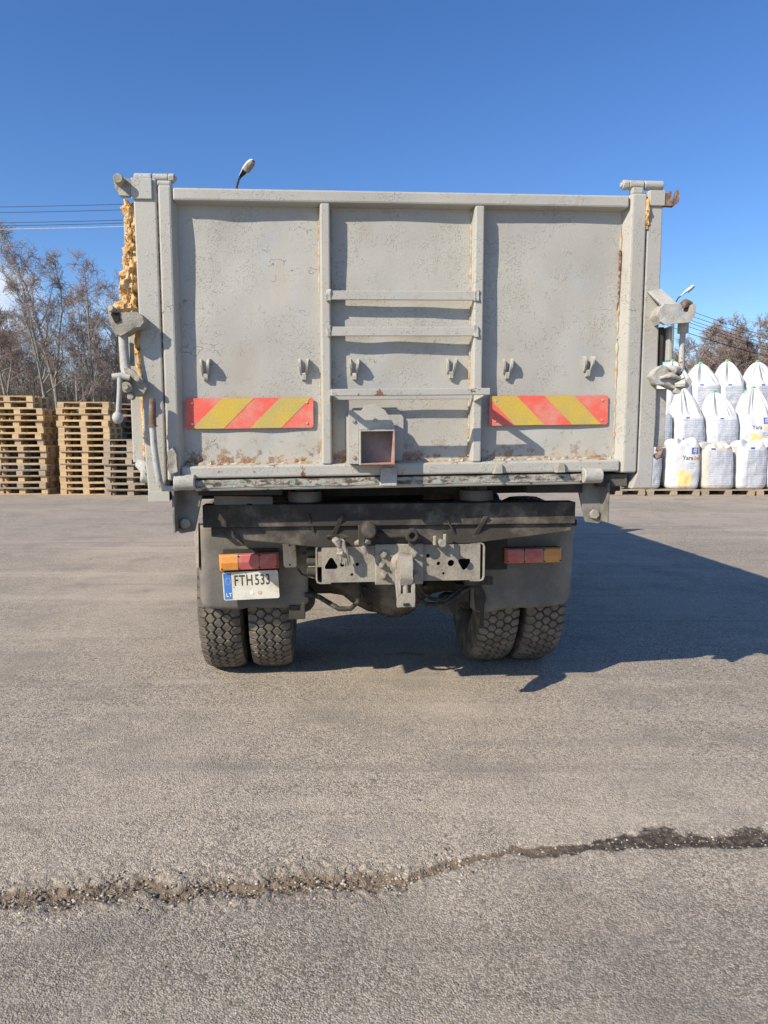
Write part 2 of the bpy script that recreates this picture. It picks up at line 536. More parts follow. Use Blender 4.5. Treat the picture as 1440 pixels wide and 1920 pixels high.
def crack_fields(x, y):
    cy = crack_y(x) + (vnoise(x * 9, x * 0 + 3, 5) - 0.5) * 0.05 + (vnoise(x * 30, x * 0 + 9, 6) - 0.5) * 0.02
    d = y - cy
    left = np.clip((0.30 - x) / 0.35, 0, 1)                     # broken up on the left, a soil-filled seam on the right
    wr = 0.026 + 0.052 * np.clip((x - 0.45) / 0.5, 0, 1)
    w = wr * (1 - left) + 0.055 * left
    w = w * (0.45 + 1.1 * vnoise(x * 11, y * 18, 2))
    core = np.clip(1.15 - np.abs(d) / np.maximum(w, 1e-3), 0, 1)
    wide = np.clip(1 - np.abs(d) / (0.06 + 0.10 * left), 0, 1) * (0.35 + 0.65 * left)
    fade = np.clip((x + 1.75) / 0.3, 0, 1) * np.clip((1.85 - x) / 0.3, 0, 1)
    return core * fade, wide * fade, left
core, wide, left = crack_fields(GX, GY)
fine = vnoise(GX * 48, GY * 48, 1) * 0.55 + vnoise(GX * 105, GY * 105, 3) * 0.45
GZ = -0.016 * core * (0.5 + 0.5 * left) + wide * (fine - 0.66) * 0.028
near = np.exp(-((GX / 2.0) ** 4)) * np.exp(-(((GY - 2.2) / 0.6) ** 4))
GZ += near * (fine - 0.5) * 0.0022
ny_, nx_ = GX.shape
V = np.stack([GX, GY, GZ], -1).reshape(-1, 3)
ii = np.arange(ny_ * nx_).reshape(ny_, nx_)
Q = np.stack([ii[:-1, :-1], ii[:-1, 1:], ii[1:, 1:], ii[1:, :-1]], -1).reshape(-1, 4)
gme = mesh_np('ground', V, [Q])
for nm, arr in (('soil', core), ('crumble', wide)):
    at = gme.attributes.new(nm, 'FLOAT', 'POINT')
    at.data.foreach_set('value', arr.ravel().astype(np.float32))
t = NT('old_asphalt')
ob = t.tc.outputs['Object']
wx = t.n('ShaderNodeTexVoronoi', {'Vector': ob, 'Scale': 190.0, 'Randomness': 1.0}, feature='F1')
wx2 = t.n('ShaderNodeTexVoronoi', {'Vector': t.vec((1, 1, 1), (3, 5, 0)), 'Scale': 105.0}, feature='F1')
cs = t.n('ShaderNodeSeparateColor', {0: wx.outputs['Color']}).outputs[0]
cs2 = t.n('ShaderNodeSeparateColor', {0: wx2.outputs['Color']}).outputs[1]
stone = t.mix(t.ramp(cs, 0.0, 1.0), (0.235, 0.20, 0.157), (0.61, 0.53, 0.425))
stone = t.mix(t.math('MULTIPLY', t.ramp(cs2, 0.84, 0.90), 0.55), stone, (0.70, 0.62, 0.51))
stone = t.mix(t.math('MULTIPLY', t.ramp(cs2, 0.20, 0.12), 0.85), stone, (0.12, 0.105, 0.088))
gap = t.ramp(wx.outputs['Distance'], 0.42, 0.72)
col = t.mix(t.math('MULTIPLY', gap, 0.72), stone, (0.135, 0.11, 0.083))
dust = t.noise(0.55, 5, 0.6, t.vec((1, 0.7, 1)))
dust2 = t.noise(1.9, 6, 0.68)
col = t.mix(t.ramp(dust, 0.35, 0.68, 0.08, 0.55), col, (0.475, 0.395, 0.30))
col = t.mix(t.ramp(dust2, 0.47, 0.68, 0.0, 0.55), col, (0.235, 0.21, 0.178))
rot_ = t.n('ShaderNodeMapping', {'Vector': ob, 'Scale': (0.16, 1.5, 1), 'Location': (4, 2, 0), 'Rotation': (0, 0, 0.35)}).outputs[0]
streak = t.noise(1.3, 5, 0.62, rot_)
col = t.mix(t.ramp(streak, 0.52, 0.70, 0.0, 0.40), col, (0.53, 0.455, 0.355))
rot2_ = t.n('ShaderNodeMapping', {'Vector': ob, 'Scale': (0.12, 2.4, 1), 'Location': (1, 7, 0), 'Rotation': (0, 0, -0.22)}).outputs[0]
far_ = t.noise(1.6, 5, 0.6, rot2_)
col = t.mix(t.ramp(far_, 0.56, 0.68, 0.0, 0.38), col, (0.20, 0.178, 0.15))
blot = t.ramp(t.noise(0.8, 3, 0.5, t.vec(loc=(2, 4, 0))), 0.60, 0.72)
col = t.mix(t.math('MULTIPLY', blot, 0.28), col, (0.22, 0.20, 0.175))
oil = t.ramp(t.noise(1.7, 4, 0.55, t.vec((0.7, 1.3, 1), (9, 3, 0))), 0.69, 0.74)
col = t.mix(t.math('MULTIPLY', oil, 0.6), col, (0.075, 0.068, 0.06))
spot = t.ramp(t.noise(11, 2, 0.4, t.vec(loc=(7, 1, 0))), 0.765, 0.785)
col = t.mix(t.math('MULTIPLY', spot, 0.8), col, (0.06, 0.053, 0.045))
sy_ = t.n('ShaderNodeSeparateXYZ', {0: ob}).outputs[1]
older = t.ramp(t.math('ADD', sy_, t.math('MULTIPLY', t.math('SUBTRACT', t.noise(1.4, 4), 0.5), 1.2)), 2.35, 1.85)
col = t.mix(t.math('MULTIPLY', older, 0.75), col, t.mix(1.0, col, (0.70, 0.715, 0.72), 'MULTIPLY'))
soil = t.n('ShaderNodeAttribute', attribute_name='soil').outputs['Fac']
crum = t.n('ShaderNodeAttribute', attribute_name='crumble').outputs['Fac']
sx = t.n('ShaderNodeSeparateXYZ', {0: ob}).outputs[0]
wet = t.ramp(sx, 0.30, 0.8)
soilc = t.mix(wet, (0.185, 0.138, 0.092), (0.052, 0.042, 0.032))
soilc = t.mix(t.ramp(t.noise(60, 4, 0.6), 0.4, 0.7, 0, 0.45), soilc, (0.26, 0.22, 0.17))
col = t.mix(t.math('MULTIPLY', t.ramp(crum, 0.1, 0.9), 0.55), col, (0.235, 0.20, 0.155))
col = t.mix(t.ramp(t.math('ADD', soil, t.math('MULTIPLY', t.math('SUBTRACT', t.noise(45, 4), 0.5), 0.9)), 0.25, 0.6), col, soilc)
h1 = t.math('SUBTRACT', 1.0, wx.outputs['Distance'])
h2 = t.math('SUBTRACT', 1.0, wx2.outputs['Distance'])
n1 = t.bump(t.math('MULTIPLY', h1, t.ramp(t.noise(6, 3), 0.3, 0.7, 0.5, 1.0)), 0.75, 0.005)
n1 = t.bump(h2, 0.18, 0.006, n1)
n1 = t.bump(t.noise(5, 4, 0.6), 0.15, 0.015, n1)
M['asphalt'] = t.done(col, 0.88, n1, 0, 0.22)
ground = link('ground', gme, M['asphalt'], None, True)
ground['kind'] = 'structure'

# loose crumbs of asphalt in the broken seam
rng = np.random.default_rng(4)
ico = bmesh.new()
bmesh.ops.create_icosphere(ico, subdivisions=1, radius=1)
IV = np.array([v.co[:] for v in ico.verts])
IF = np.array([[v.index for v in f.verts] for f in ico.faces])
ico.free()
def stones(n, xs, spread, rmin, rmax, seed):
    g = np.random.default_rng(seed)
    x = g.uniform(xs[0], xs[1], n)
    y = crack_y(x) + g.normal(0, spread, n)
    r = rmin + (rmax - rmin) * g.random(n) ** 3
    V = IV[None] * (0.45 + 0.95 * g.random((n, len(IV), 1)))
    V = V * (r[:, None, None] * np.array([1.15, 0.95, 0.55]) * (0.7 + 0.6 * g.random((n, 1, 3))))
    a = g.random(n) * 6.28
    ca, sa = np.cos(a)[:, None], np.sin(a)[:, None]
    X = V[..., 0] * ca - V[..., 1] * sa + x[:, None]
    Y = V[..., 0] * sa + V[..., 1] * ca + y[:, None]
    c0, w0, l0 = crack_fields(x, y)
    Z = V[..., 2] + (r * 0.12 - 0.009 * c0 - 0.007 * w0)[:, None]
    VV = np.stack([X, Y, Z], -1).reshape(-1, 3)
    FF = (IF[None] + (np.arange(n) * len(IV))[:, None, None]).reshape(-1, 3)
    return VV, FF
parts = [stones(2300, (-1.6, 0.35), 0.062, 0.0015, 0.0072, 1), stones(900, (0.2, 1.7), 0.036, 0.0015, 0.006, 2), stones(420, (-1.6, 1.7), 0.22, 0.0015, 0.004, 3)]
off, VV, FF = 0, [], []
for v, f in parts:
    VV.append(v)
    FF.append(f + off)
    off += len(v)
t = NT('asphalt_crumbs')
gi = t.n('ShaderNodeNewGeometry').outputs['Random Per Island']
M['crumb'] = t.done(t.mix(gi, (0.10, 0.085, 0.065), (0.50, 0.44, 0.36)), 0.9, t.bump(t.noise(300, 3), 0.5, 0.002), 0, 0.2)
rub = link('asphalt_crumbs', mesh_np('asphalt_crumbs', np.concatenate(VV), [np.concatenate(FF)]), M['crumb'])
rub['kind'] = 'stuff'
rub['label'] = 'loose crumbs of broken asphalt along the crack in the yard'
rub['category'] = 'rubble'

# rough ground beyond the yard, under the trees
t = NT('dead_grass_soil')
M['verge'] = t.done(t.mix(t.ramp(t.noise(1.5, 6), 0.35, 0.7), (0.075, 0.058, 0.035), (0.17, 0.135, 0.075)), 0.95, t.bump(t.noise(9, 6, 0.7), 0.9, 0.08))
vx = np.linspace(-300, 300, 61)
vy = np.concatenate([np.linspace(30, 60, 16), np.linspace(70, 700, 20)])
VX, VY = np.meshgrid(vx, vy)
edge = 3 * (vnoise(VX * 0.13, VY * 0 + 1, 8) - 0.5)
VZ = 0.004 + 0.25 * np.clip((VY - 33) / 10, 0, 1) * vnoise(VX * 0.3, VY * 0.3, 4)
Vv = np.stack([VX, VY + np.where(VY < 31, edge, 0), VZ], -1).reshape(-1, 3)
ii = np.arange(VX.size).reshape(VX.shape)
Q = np.stack([ii[:-1, :-1], ii[:-1, 1:], ii[1:, 1:], ii[1:, :-1]], -1).reshape(-1, 4)
verge = link('verge', mesh_np('verge', Vv, [Q]), M['verge'], None, True)
verge['kind'] = 'structure'

# ================================================================== TRUCK
truck = empty('dump_truck', TO, TYAW)
tag(truck, 'grey tipper truck seen from behind, with a flaking steel tailgate and striped reflectors', 'truck')
PY = 0.058      # the tailgate sheet lies this deep behind the frame face

# ---- tailgate
tg = MB(True)
def cbar(mb, x0, x1, z0, z1, y0=0.0, y1=PY + 0.01, cx=0.0, cz=0.0):
    """bar whose sides slope in towards the front"""
    mb.hexa([(x0 + cx, y0, z0 + cz), (x1 - cx, y0, z0 + cz), (x1, y1, z0), (x0, y1, z0), (x0 + cx, y0, z1 - cz), (x1 - cx, y0, z1 - cz), (x1, y1, z1), (x0, y1, z1)])
def rect_sheet(x0, x1, z0, z1, y, nx, nz, amp, seed):
    xs, zs = np.linspace(x0, x1, nx), np.linspace(z0, z1, nz)
    X, Z = np.meshgrid(xs, zs)
    ex = np.minimum(np.minimum(X - x0, x1 - X) / 0.12, np.minimum(Z - z0, z1 - Z) / 0.12).clip(0, 1)
    Y = y + ex * amp * ((vnoise(X * 2.6 + seed, Z * 2.6, seed) - 0.5) * 2 + (vnoise(X * 7 + seed, Z * 7, seed + 1) - 0.5) * 0.7)
    V = np.stack([X, Y, Z + TILT * X], -1).reshape(-1, 3)
    ii = np.arange(X.size).reshape(X.shape)
    Q = np.stack([ii[:-1, :-1], ii[:-1, 1:], ii[1:, 1:], ii[1:, :-1]], -1).reshape(-1, 4)
    return mesh_np('sheet', V, [Q])
tailgate = link('tailgate', rect_sheet(-1.05, 1.14, 1.26, 2.53, PY, 120, 70, 0.012, 3), M['sheet'], truck, True)
# stiff rear skin so that the sheet has thickness
MB(True).box(-1.05, 1.14, PY + 0.016, PY + 0.032, 1.26, 2.53).build('inner_skin', M['paint'], tailgate)
FX0, FX1, FZ0, FZ1 = -1.064, 1.158, 1.254, 2.547
fr = MB(True)
fr.hexa([(FX0 + 0.002, 0, FZ0), (-1.007, 0, FZ0), (-0.990, PY + 0.01, FZ0), (FX0, PY + 0.01, FZ0), (FX0 + 0.002, 0, FZ1), (-1.007, 0, FZ1), (-0.990, PY + 0.01, FZ1), (FX0, PY + 0.01, FZ1)])
fr.build('frame_upright', M['paint'], tailgate, 0.008)
fr = MB(True)
fr.hexa([(1.086, 0, FZ0), (FX1 - 0.002, 0, FZ0), (FX1, PY + 0.01, FZ0), (1.060, PY + 0.01, FZ0), (1.086, 0, FZ1), (FX1 - 0.002, 0, FZ1), (FX1, PY + 0.01, FZ1), (1.060, PY + 0.01, FZ1)])
fr.build('frame_upright', M['paint'], tailgate, 0.008)
fr = MB(True)
cbar(fr, -1.0, 1.072, 2.478, FZ1 - 0.002, y0=0.003, cz=0.007)
fr.build('frame_rail', M['paint'], tailgate, 0.008)
fr = MB(True)
cbar(fr, -1.0, 1.072, FZ0 + 0.002, 1.322, y0=0.003, cz=0.006)
fr.build('frame_rail', M['rusty'], tailgate, 0.008)
for x0, x1 in ((-0.362, -0.309), (0.343, 0.396)):
    fr = MB(True)
    cbar(fr, x0, x1, 1.318, 2.482, y0=0.001, cx=0.006)
    fr.build('rib', M['paint'], tailgate, 0.006)
# flat rungs standing off the sheet
for z0, z1 in ((2.061, 2.102), (1.900, 1.942)):
    rg = MB(True).box(-0.325, 0.362, -0.004, 0.008, z0, z1).build('rung', M['paint'], tailgate, 0.003)
    for xx in (-0.322, 0.358):
        w = MB(True)
        w.box(xx - 0.010, xx + 0.010, -0.009, 0.008, z0 - 0.004, z1 + 0.004)
        lumpy(w.build('weld', M['castgrey'], rg, 0), 0.006, 60, 2, 3)
# step
st = MB(True)
st.box(-0.318, 0.388, -0.172, -0.142, 1.622, 1.652)
step = st.build('step', M['rusty'], tailgate, 0.003)
MB(True).box(-0.308, 0.345, -0.005, 0.006, 1.612, 1.640).build('step_bar', M['paint'], step, 0.002)
MB(True).hexa([(-0.322, -0.15, 1.626), (-0.314, -0.15, 1.626), (-0.314, 0.0, 1.606), (-0.322, 0.0, 1.606), (-0.322, -0.15, 1.65), (-0.314, -0.15, 1.65), (-0.314, 0.0, 1.642), (-0.322, 0.0, 1.642)]).build('bracket', M['rusty'], step, 0.001)
MB(True).hexa([(0.376, -0.15, 1.626), (0.388, -0.15, 1.626), (0.362, 0.0, 1.60), (0.350, 0.0, 1.60), (0.376, -0.15, 1.65), (0.388, -0.15, 1.65), (0.362, 0.0, 1.642), (0.350, 0.0, 1.642)]).build('bracket', M['paint'], step, 0.001)
# hooks for the tarpaulin line
def hook(x, z, seed):
    r = random.Random(seed)
    mb = MB(True)
    d1, d2 = 0.030 + r.random() * 0.006, 0.040 + r.random() * 0.006
    for xa, xb, d in ((-0.021, -0.012, d1), (0.008, 0.018, d2)):
        pr = [(PY + 0.001, z + 0.047), (PY - d * 0.75, z + 0.044), (PY - d, z + 0.026), (PY - d * 0.9, z + 0.004), (PY - d * 0.45, z - 0.020), (PY + 0.001, z - 0.028)]
        n0 = len(mb.v)
        mb.prism(pr, x + xa, x + xb, 'x')
        for i in range(n0, len(mb.v)):       # ears splay at the top, meet at the tongue
            v = mb.v[i]
            v.x += (1 if xa > 0 else -1) * 0.10 * (v.z - z)
    mb.prism([(PY + 0.001, z - 0.012), (PY - 0.020, z - 0.022), (PY - 0.016, z - 0.048), (PY + 0.001, z - 0.052)], x - 0.009, x + 0.009, 'x')
    return lumpy(mb.build('hook', M['castgrey'], tailgate, 0), 0.003, 40, 1, seed)
for i, (x, z) in enumerate(((-0.885, 1.757), (-0.438, 1.757), (-0.205, 1.757), (0.252, 1.760), (0.522, 1.757), (0.916, 1.766))):
    hook(x, z, i)
# striped reflectors
def reflector(x0, x1, z0, z1, slant, first, label):
    y = PY - 0.010
    w, h = x1 - x0, z1 - z0
    rad = 0.012
    ol = []
    for cx, cz, a0 in ((x1 - rad, z1 - rad, 0), (x0 + rad, z1 - rad, 90), (x0 + rad, z0 + rad, 180), (x1 - rad, z0 + rad, 270)):
        for k in range(4):
            a = R(a0 + 30 * k)
            ol.append((cx + rad * math.cos(a), cz + rad * math.sin(a)))
    base = MB(True).prism(ol, y, y + 0.004).build('reflector_plate', M['refred'], tailgate, 0)
    base['label'] = label
    sw = w * 0.245
    edges = first
    for a in edges:
        # clipped slanted band
        band = [(x0 + a * w, z0), (x0 + a * w + sw, z0), (x0 + a * w + sw + slant * h, z1), (x0 + a * w + slant * h, z1)]
        def clip(poly, lim, keep):
            out = []
            for i in range(len(poly)):
                p, q = poly[i], poly[(i + 1) % len(poly)]
                ip, iq = keep(p[0], lim), keep(q[0], lim)
                if ip:
                    out.append(p)
                if ip != iq:
                    tt = (lim - p[0]) / (q[0] - p[0])
                    out.append((lim, p[1] + tt * (q[1] - p[1])))
            return out
        band = clip(band, x0 + 0.002, lambda v, l: v >= l)
        band = clip(band, x1 - 0.002, lambda v, l: v <= l)
        if len(band) >= 3:
            zc = [(px, min(max(pz, z0 + 0.001), z1 - 0.001)) for px, pz in band]
            MB(True).prism(zc, y - 0.0012, y).build('stripe', M['refyel'], base, 0)
    for xx in (x0 + 0.03, x1 - 0.03):
        for zz in (z0 + 0.022, z1 - 0.022):
            MB(True).cyl((xx, y - 0.0015, zz), (xx, y - 0.004, zz), 0.005, 8).build('rivet', M['steel'], base, 0)
reflector(-0.982, -0.397, 1.487, 1.627, 1.0, (0.05, 0.50), 'red plate with yellow stripes leaning right')
reflector(0.438, 1.022, 1.487, 1.627, -1.0, (0.22, 0.70), 'red plate with yellow stripes leaning left')
# outlet chute
patch_ol = [(-0.243, 1.325), (0.02, 1.325), (0.028, 1.40), (0.028, 1.53), (-0.005, 1.578), (-0.21, 1.578), (-0.243, 1.54)]
patch = MB(True).prism(patch_ol, PY - 0.006, PY + 0.002).build('patch_plate', M['paint'], tailgate, 0.002)
ch = MB(True)
X0, X1, Z0, Z1 = -0.190, -0.030, 1.316, 1.474
ch.box(X0, X0 + 0.007, -0.10, PY - 0.006, Z0, Z1)
ch.box(X0 + 0.007, X1 - 0.007, -0.099, PY - 0.006, Z1 - 0.007, Z1 - 0.0005)
chute = ch.build('chute', M['rusty'], tailgate, 0.001)
MB(True).box(X1 - 0.007, X1, -0.10, PY - 0.006, Z0, Z1).build('chute_wall', M['pinkrust'], chute, 0.001)
MB(True).box(X0 + 0.007, X1 - 0.007, -0.099, PY - 0.006, Z0 + 0.0005, Z0 + 0.007).build('chute_wall', M['pinkrust'], chute, 0.001)
MB(True).box(X0 + 0.007, X1 - 0.007, 0.005, 0.012, Z0 + 0.007, Z1 - 0.007).build('chute_slide', M['chutein'], chute, 0)
fl_o = [(-0.236, 1.318), (-0.028, 1.318), (-0.028, 1.50), (-0.068, 1.562), (-0.115, 1.592), (-0.16, 1.588), (-0.178, 1.562), (-0.236, 1.562)]
fl_h = [(X0 - 0.001, Z0 + 0.0025), (X1 + 0.0005, Z0 + 0.0025), (X1 + 0.0005, Z1 + 0.001), (X0 - 0.001, Z1 + 0.001)]
fl = MB(True).prism([(-0.236, 1.318), (X0 - 0.001, 1.318), (X0 - 0.001, 1.562), (-0.236, 1.562)], -0.034, -0.026)
fl.prism([(X0 - 0.001, Z1 + 0.001), (-0.028, Z1 + 0.001), (-0.028, 1.50), (-0.068, 1.562), (-0.115, 1.590), (-0.16, 1.586), (-0.178, 1.562), (X0 - 0.001, 1.562)], -0.034, -0.0255)
fl.box(-0.236, -0.229, -0.026, PY - 0.006, 1.32, 1.562)
flange = fl.build('chute_flange', M['paint'], chute, 0.001)
for x, z in ((-0.213, 1.515), (-0.213, 1.350), (-0.115, 1.518)):
    MB(True).bolt(x, -0.034, z, 0.009, 0.008).build('bolt', M['cast'], flange, 0.001)
# tabs along the foot
MB(True).hexa([(-0.094, -0.026, 1.212), (-0.010, -0.026, 1.212), (-0.010, -0.001, 1.212), (-0.094, -0.001, 1.212), (-0.082, -0.014, 1.300), (-0.010, -0.014, 1.300), (-0.010, -0.001, 1.30), (-0.082, -0.001, 1.30)]).build('latch_tab', M['castgrey'], tailgate, 0.006)
for x in (0.462, 0.765):
    MB(True).hexa([(x - 0.02, -0.035, 1.262), (x + 0.028, -0.030, 1.262), (x + 0.028, 0.0, 1.262), (x - 0.02, 0.0, 1.262), (x, -0.012, 1.306), (x + 0.03, -0.010, 1.306), (x + 0.03, 0.0, 1.306), (x, 0.0, 1.306)]).build('small_tab', M['cast'], tailgate, 0.003)
# bottom lip with peeling paint
lp = MB(True).box(-0.935, 0.885, 0.004, 0.055, 1.218, 1.252)
lip = lp.build('bottom_lip', M['peel'], tailgate, 0)
lumpy(lip, 0.003, 40, 5, 2)
MB(True).cyl((-0.94, 0.020, 1.214), (0.89, 0.020, 1.214), 0.0125, 10).build('lip_edge', M['rusty'], tailgate, 0)
# stray chalky smears, bits of sealant along the right upright
sm = MB(True)
sm.tube([(1.055, PY - 0.004, 2.30), (1.057, PY - 0.008, 2.285), (1.056, PY - 0.004, 2.10), (1.055, PY - 0.002, 2.03)], [0.010, 0.006, 0.004, 0.004], 6)
lumpy(sm.build('sealant_bead', M['seam'], tailgate, 0), 0.003, 60, 1, 4)

# weld seams and old sealant where bars meet the sheet
t = NT('weld_seam')
cc = t.mix(t.ramp(t.noise(26, 5, 0.65), 0.42, 0.6), (0.46, 0.41, 0.31), (0.40, 0.24, 0.12))
cc = t.mix(t.ramp(t.noise(33, 5, 0.7, t.vec(loc=(5, 1, 2))), 0.60, 0.66), cc, (0.13, 0.065, 0.035))
M['weld'] = t.done(cc, 0.8, t.bump(t.noise(90, 4), 0.7, 0.004))
def bead(pts, r, seed):
    rr_ = random.Random(seed)
    P_, Rr_ = [], []
    for a_, b_2 in zip(pts[:-1], pts[1:]):
        for k in range(30):
            q = Vector(a_).lerp(Vector(b_2), k / 30)
            P_.append(q)
            Rr_.append(r * (0.25 + 1.2 * rr_.random() ** 2))
    o = MB(True).tube(P_, Rr_, 6).build('weld_bead', M['weld'], tailgate, 0)
    smooth_by_angle(o, 70)
for i, (x_, r_) in enumerate(((-0.363, 0.0055), (-0.307, 0.003), (0.342, 0.006), (0.397, 0.003), (1.061, 0.007))):
    bead([(x_, PY, 2.475), (x_, PY, 1.9), (x_, PY, 1.325)], r_, i)
for i, (a_, b_2) in enumerate(((-0.985, -0.37), (-0.30, 0.335), (0.405, 1.057))):
    bead([(a_, PY, 1.322), ((a_ + b_2) / 2, PY, 1.322), (b_2, PY, 1.322)], 0.009, 20 + i)

# ---- hinge knuckles
def knuckle(name, x0, x1, z, y, r, mat, split=None, nut=None):
    mb = MB(True)
    if split:
        mb.cyl((x0, y, z), (split - 0.002, y, z), r, 18)
        mb.cyl((split + 0.002, y, z), (x1, y, z), r, 18)
    else:
        mb.cyl((x0, y, z), (x1, y, z), r, 18)
    if nut:
        mb.cyl((nut[0], y, z), (nut[1], y, z), r * 1.12, 6)
        mb.cyl((min(nut) - 0.008, y, z), (max(nut) + 0.008, y, z), r * 0.6, 10)
    return smooth_by_angle(mb.build(name, mat, truck, 0.004), 35)
knuckle('top_hinge', -1.166, -1.020, 2.584, 0.03, 0.0185, M['paint'], -1.088, (-1.02, -0.993))
knuckle('top_hinge', 1.075, 1.240, 2.592, 0.03, 0.021, M['rusty'], 1.147, (1.045, 1.075))
MB(True).box(-1.074, -1.005, 0.012, 0.05, 2.546, 2.572).build('hinge_web', M['paint'], truck, 0.01)
MB(True).box(1.085, 1.146, 0.012, 0.05, 2.546, 2.582).build('hinge_web', M['rusty'], truck, 0.01)
knuckle('bottom_hinge', -1.03, -0.938, 1.245, -0.004, 0.036, M['castgrey'])
knuckle('bottom_hinge', 0.888, 0.978, 1.243, -0.004, 0.036, M['castgrey'])

# ---- corner posts of the body
def post(pts, mat):
    return MB(True).prism(pts, 0.006, 0.14).build('corner_post', mat, truck, 0.007)
post([(-1.170, 2.575), (-1.0705, 2.575), (-1.0695, 1.26), (-1.095, 1.165), (-1.150, 1.165), (-1.160, 1.36)], M['paint'])
post([(1.1635, 2.565), (1.236, 2.565), (1.246, 1.50), (1.240, 1.175), (1.135, 1.175), (1.1625, 1.255)], M['paint'])
MB(True).box(-1.0702, -1.0645, 0.016, 0.075, 1.25, 2.54).build('rust_seam', M['seam'], truck, 0)
MB(True).box(1.1585, 1.1632, 0.016, 0.075, 1.25, 2.54).build('rust_seam', M['seam'], truck, 0)
MB(True).box(-1.150, -1.055, -0.004, 0.004, 1.158, 1.205).build('post_foot', M['paint'], truck, 0.002)
MB(True).box(-1.115, -1.06, 0.01, 0.12, 1.160, 1.205).build('post_foot_web', M['dustbeam'], truck, 0.002)
# post caps with locking lugs
cap = MB(True).box(-1.176, -1.086, -0.004, 0.006, 2.485, 2.574).build('post_cap', M['paint'], truck, 0.004)
lug = MB(True)
lug.prism([(-1.176, 2.50), (-1.225, 2.50), (-1.245, 2.53), (-1.243, 2.572), (-1.205, 2.575), (-1.176, 2.565)], -0.003, 0.03)
lumpy(lug.build('lock_lug', M['cast'], truck, 0.0), 0.006, 30, 2, 5)
smooth_by_angle(MB(True).cyl((-1.218, -0.045, 2.556), (-1.218, 0.02, 2.556), 0.021, 14).build('lock_pin', M['cast'], truck, 0.003))
MB(True).box(1.166, 1.242, -0.004, 0.0055, 2.492, 2.562).build('post_cap', M['paint'], truck, 0.004)
lug = MB(True)
lug.prism([(1.243, 2.494), (1.29, 2.494), (1.308, 2.512), (1.312, 2.545), (1.300, 2.568), (1.294, 2.53), (1.272, 2.525), (1.266, 2.56), (1.256, 2.548), (1.243, 2.555)], 0.0, 0.03)
lumpy(lug.build('lock_lug', M['rust'], truck, 0.0), 0.005, 40, 2, 7)
sb_ = MB(True)
sb_.tube([(1.161, 0.004, 2.53), (1.163, 0.0, 2.47), (1.160, 0.0, 2.44), (1.162, 0.004, 2.39)], [0.006, 0.011, 0.009, 0.004], 8)
lumpy(sb_.build('foam_bead', M['foam'], truck, 0), 0.008, 60, 2, 8)

# ---- body: side walls, floor, headboard
def side(x0, x1):
    sg = -1 if x0 < 0 else 1
    w = MB(True).box(x0, x1, 0.075, 4.70, 1.335, 2.43).build('side_wall', M['paint'], truck, 0.006)
    xo = x0 if sg < 0 else x1
    for y in (0.9, 1.85, 2.8, 3.75):
        MB(True).box(min(xo, xo + sg * 0.03), max(xo, xo + sg * 0.03), y - 0.04, y + 0.04, 1.34, 2.42).build('stake', M['paint'], w, 0.006)
    return w
side(-1.232, -1.176)
side(1.196, 1.237)
MB(True).box(-1.20, 1.27, 0.145, 4.72, 1.222, 1.262).build('body_floor', M['dustbeam'], truck, 0.004)
for xx in (-1.165, 1.215):
    MB(True).box(xx, xx + 0.05, 0.15, 4.7, 1.2625, 1.36).build('sun_gap_stop', M['dustbeam'], truck, 0.003)  # added bars shut the floor gap against a leaking strip of sunlight
MB(True).box(-1.22, 1.29, 4.705, 4.76, 1.25, 2.72).build('headboard', M['paint'], truck, 0.006)
for y in (0.35, 1.1, 1.9, 2.7, 3.5, 4.3):
    MB(True).box(-1.16, 1.23, y, y + 0.08, 1.135, 1.2215).build('floor_crossmember', M['chassis'], truck, 0.003)
MB(True).box(-1.172, -1.158, 0.085, 0.15, 1.30, 2.50).build('seam_strip', M['foam'], truck, 0)
# foam squeezed out along the left corner
fm = MB(True)
fm.tube([(-1.196, 0.075, 2.492), (-1.194, 0.07, 2.40), (-1.196, 0.068, 2.30), (-1.202, 0.062, 2.22), (-1.212, 0.055, 2.16), (-1.207, 0.06, 2.08), (-1.215, 0.05, 2.02), (-1.218, 0.05, 1.985)], [0.024, 0.027, 0.027, 0.030, 0.041, 0.037, 0.043, 0.036], 14)
fo = fm.build('foam_sealant', M['foam'], truck, 0)
lumpy(fo, 0.026, 34, 3, 1)
fo['label'] = 'lumpy yellow expanding foam in the corner gap'
fm = MB(True)
fm.tube([(-1.182, 0.07, 1.93), (-1.182, 0.066, 1.85), (-1.180, 0.07, 1.75), (-1.178, 0.073, 1.62), (-1.177, 0.076, 1.45), (-1.177, 0.076, 1.36)], [0.018, 0.017, 0.015, 0.009, 0.007, 0.008], 10)
lumpy(fm.build('foam_sealant', M['foam'], truck, 0), 0.010, 40, 2, 6)

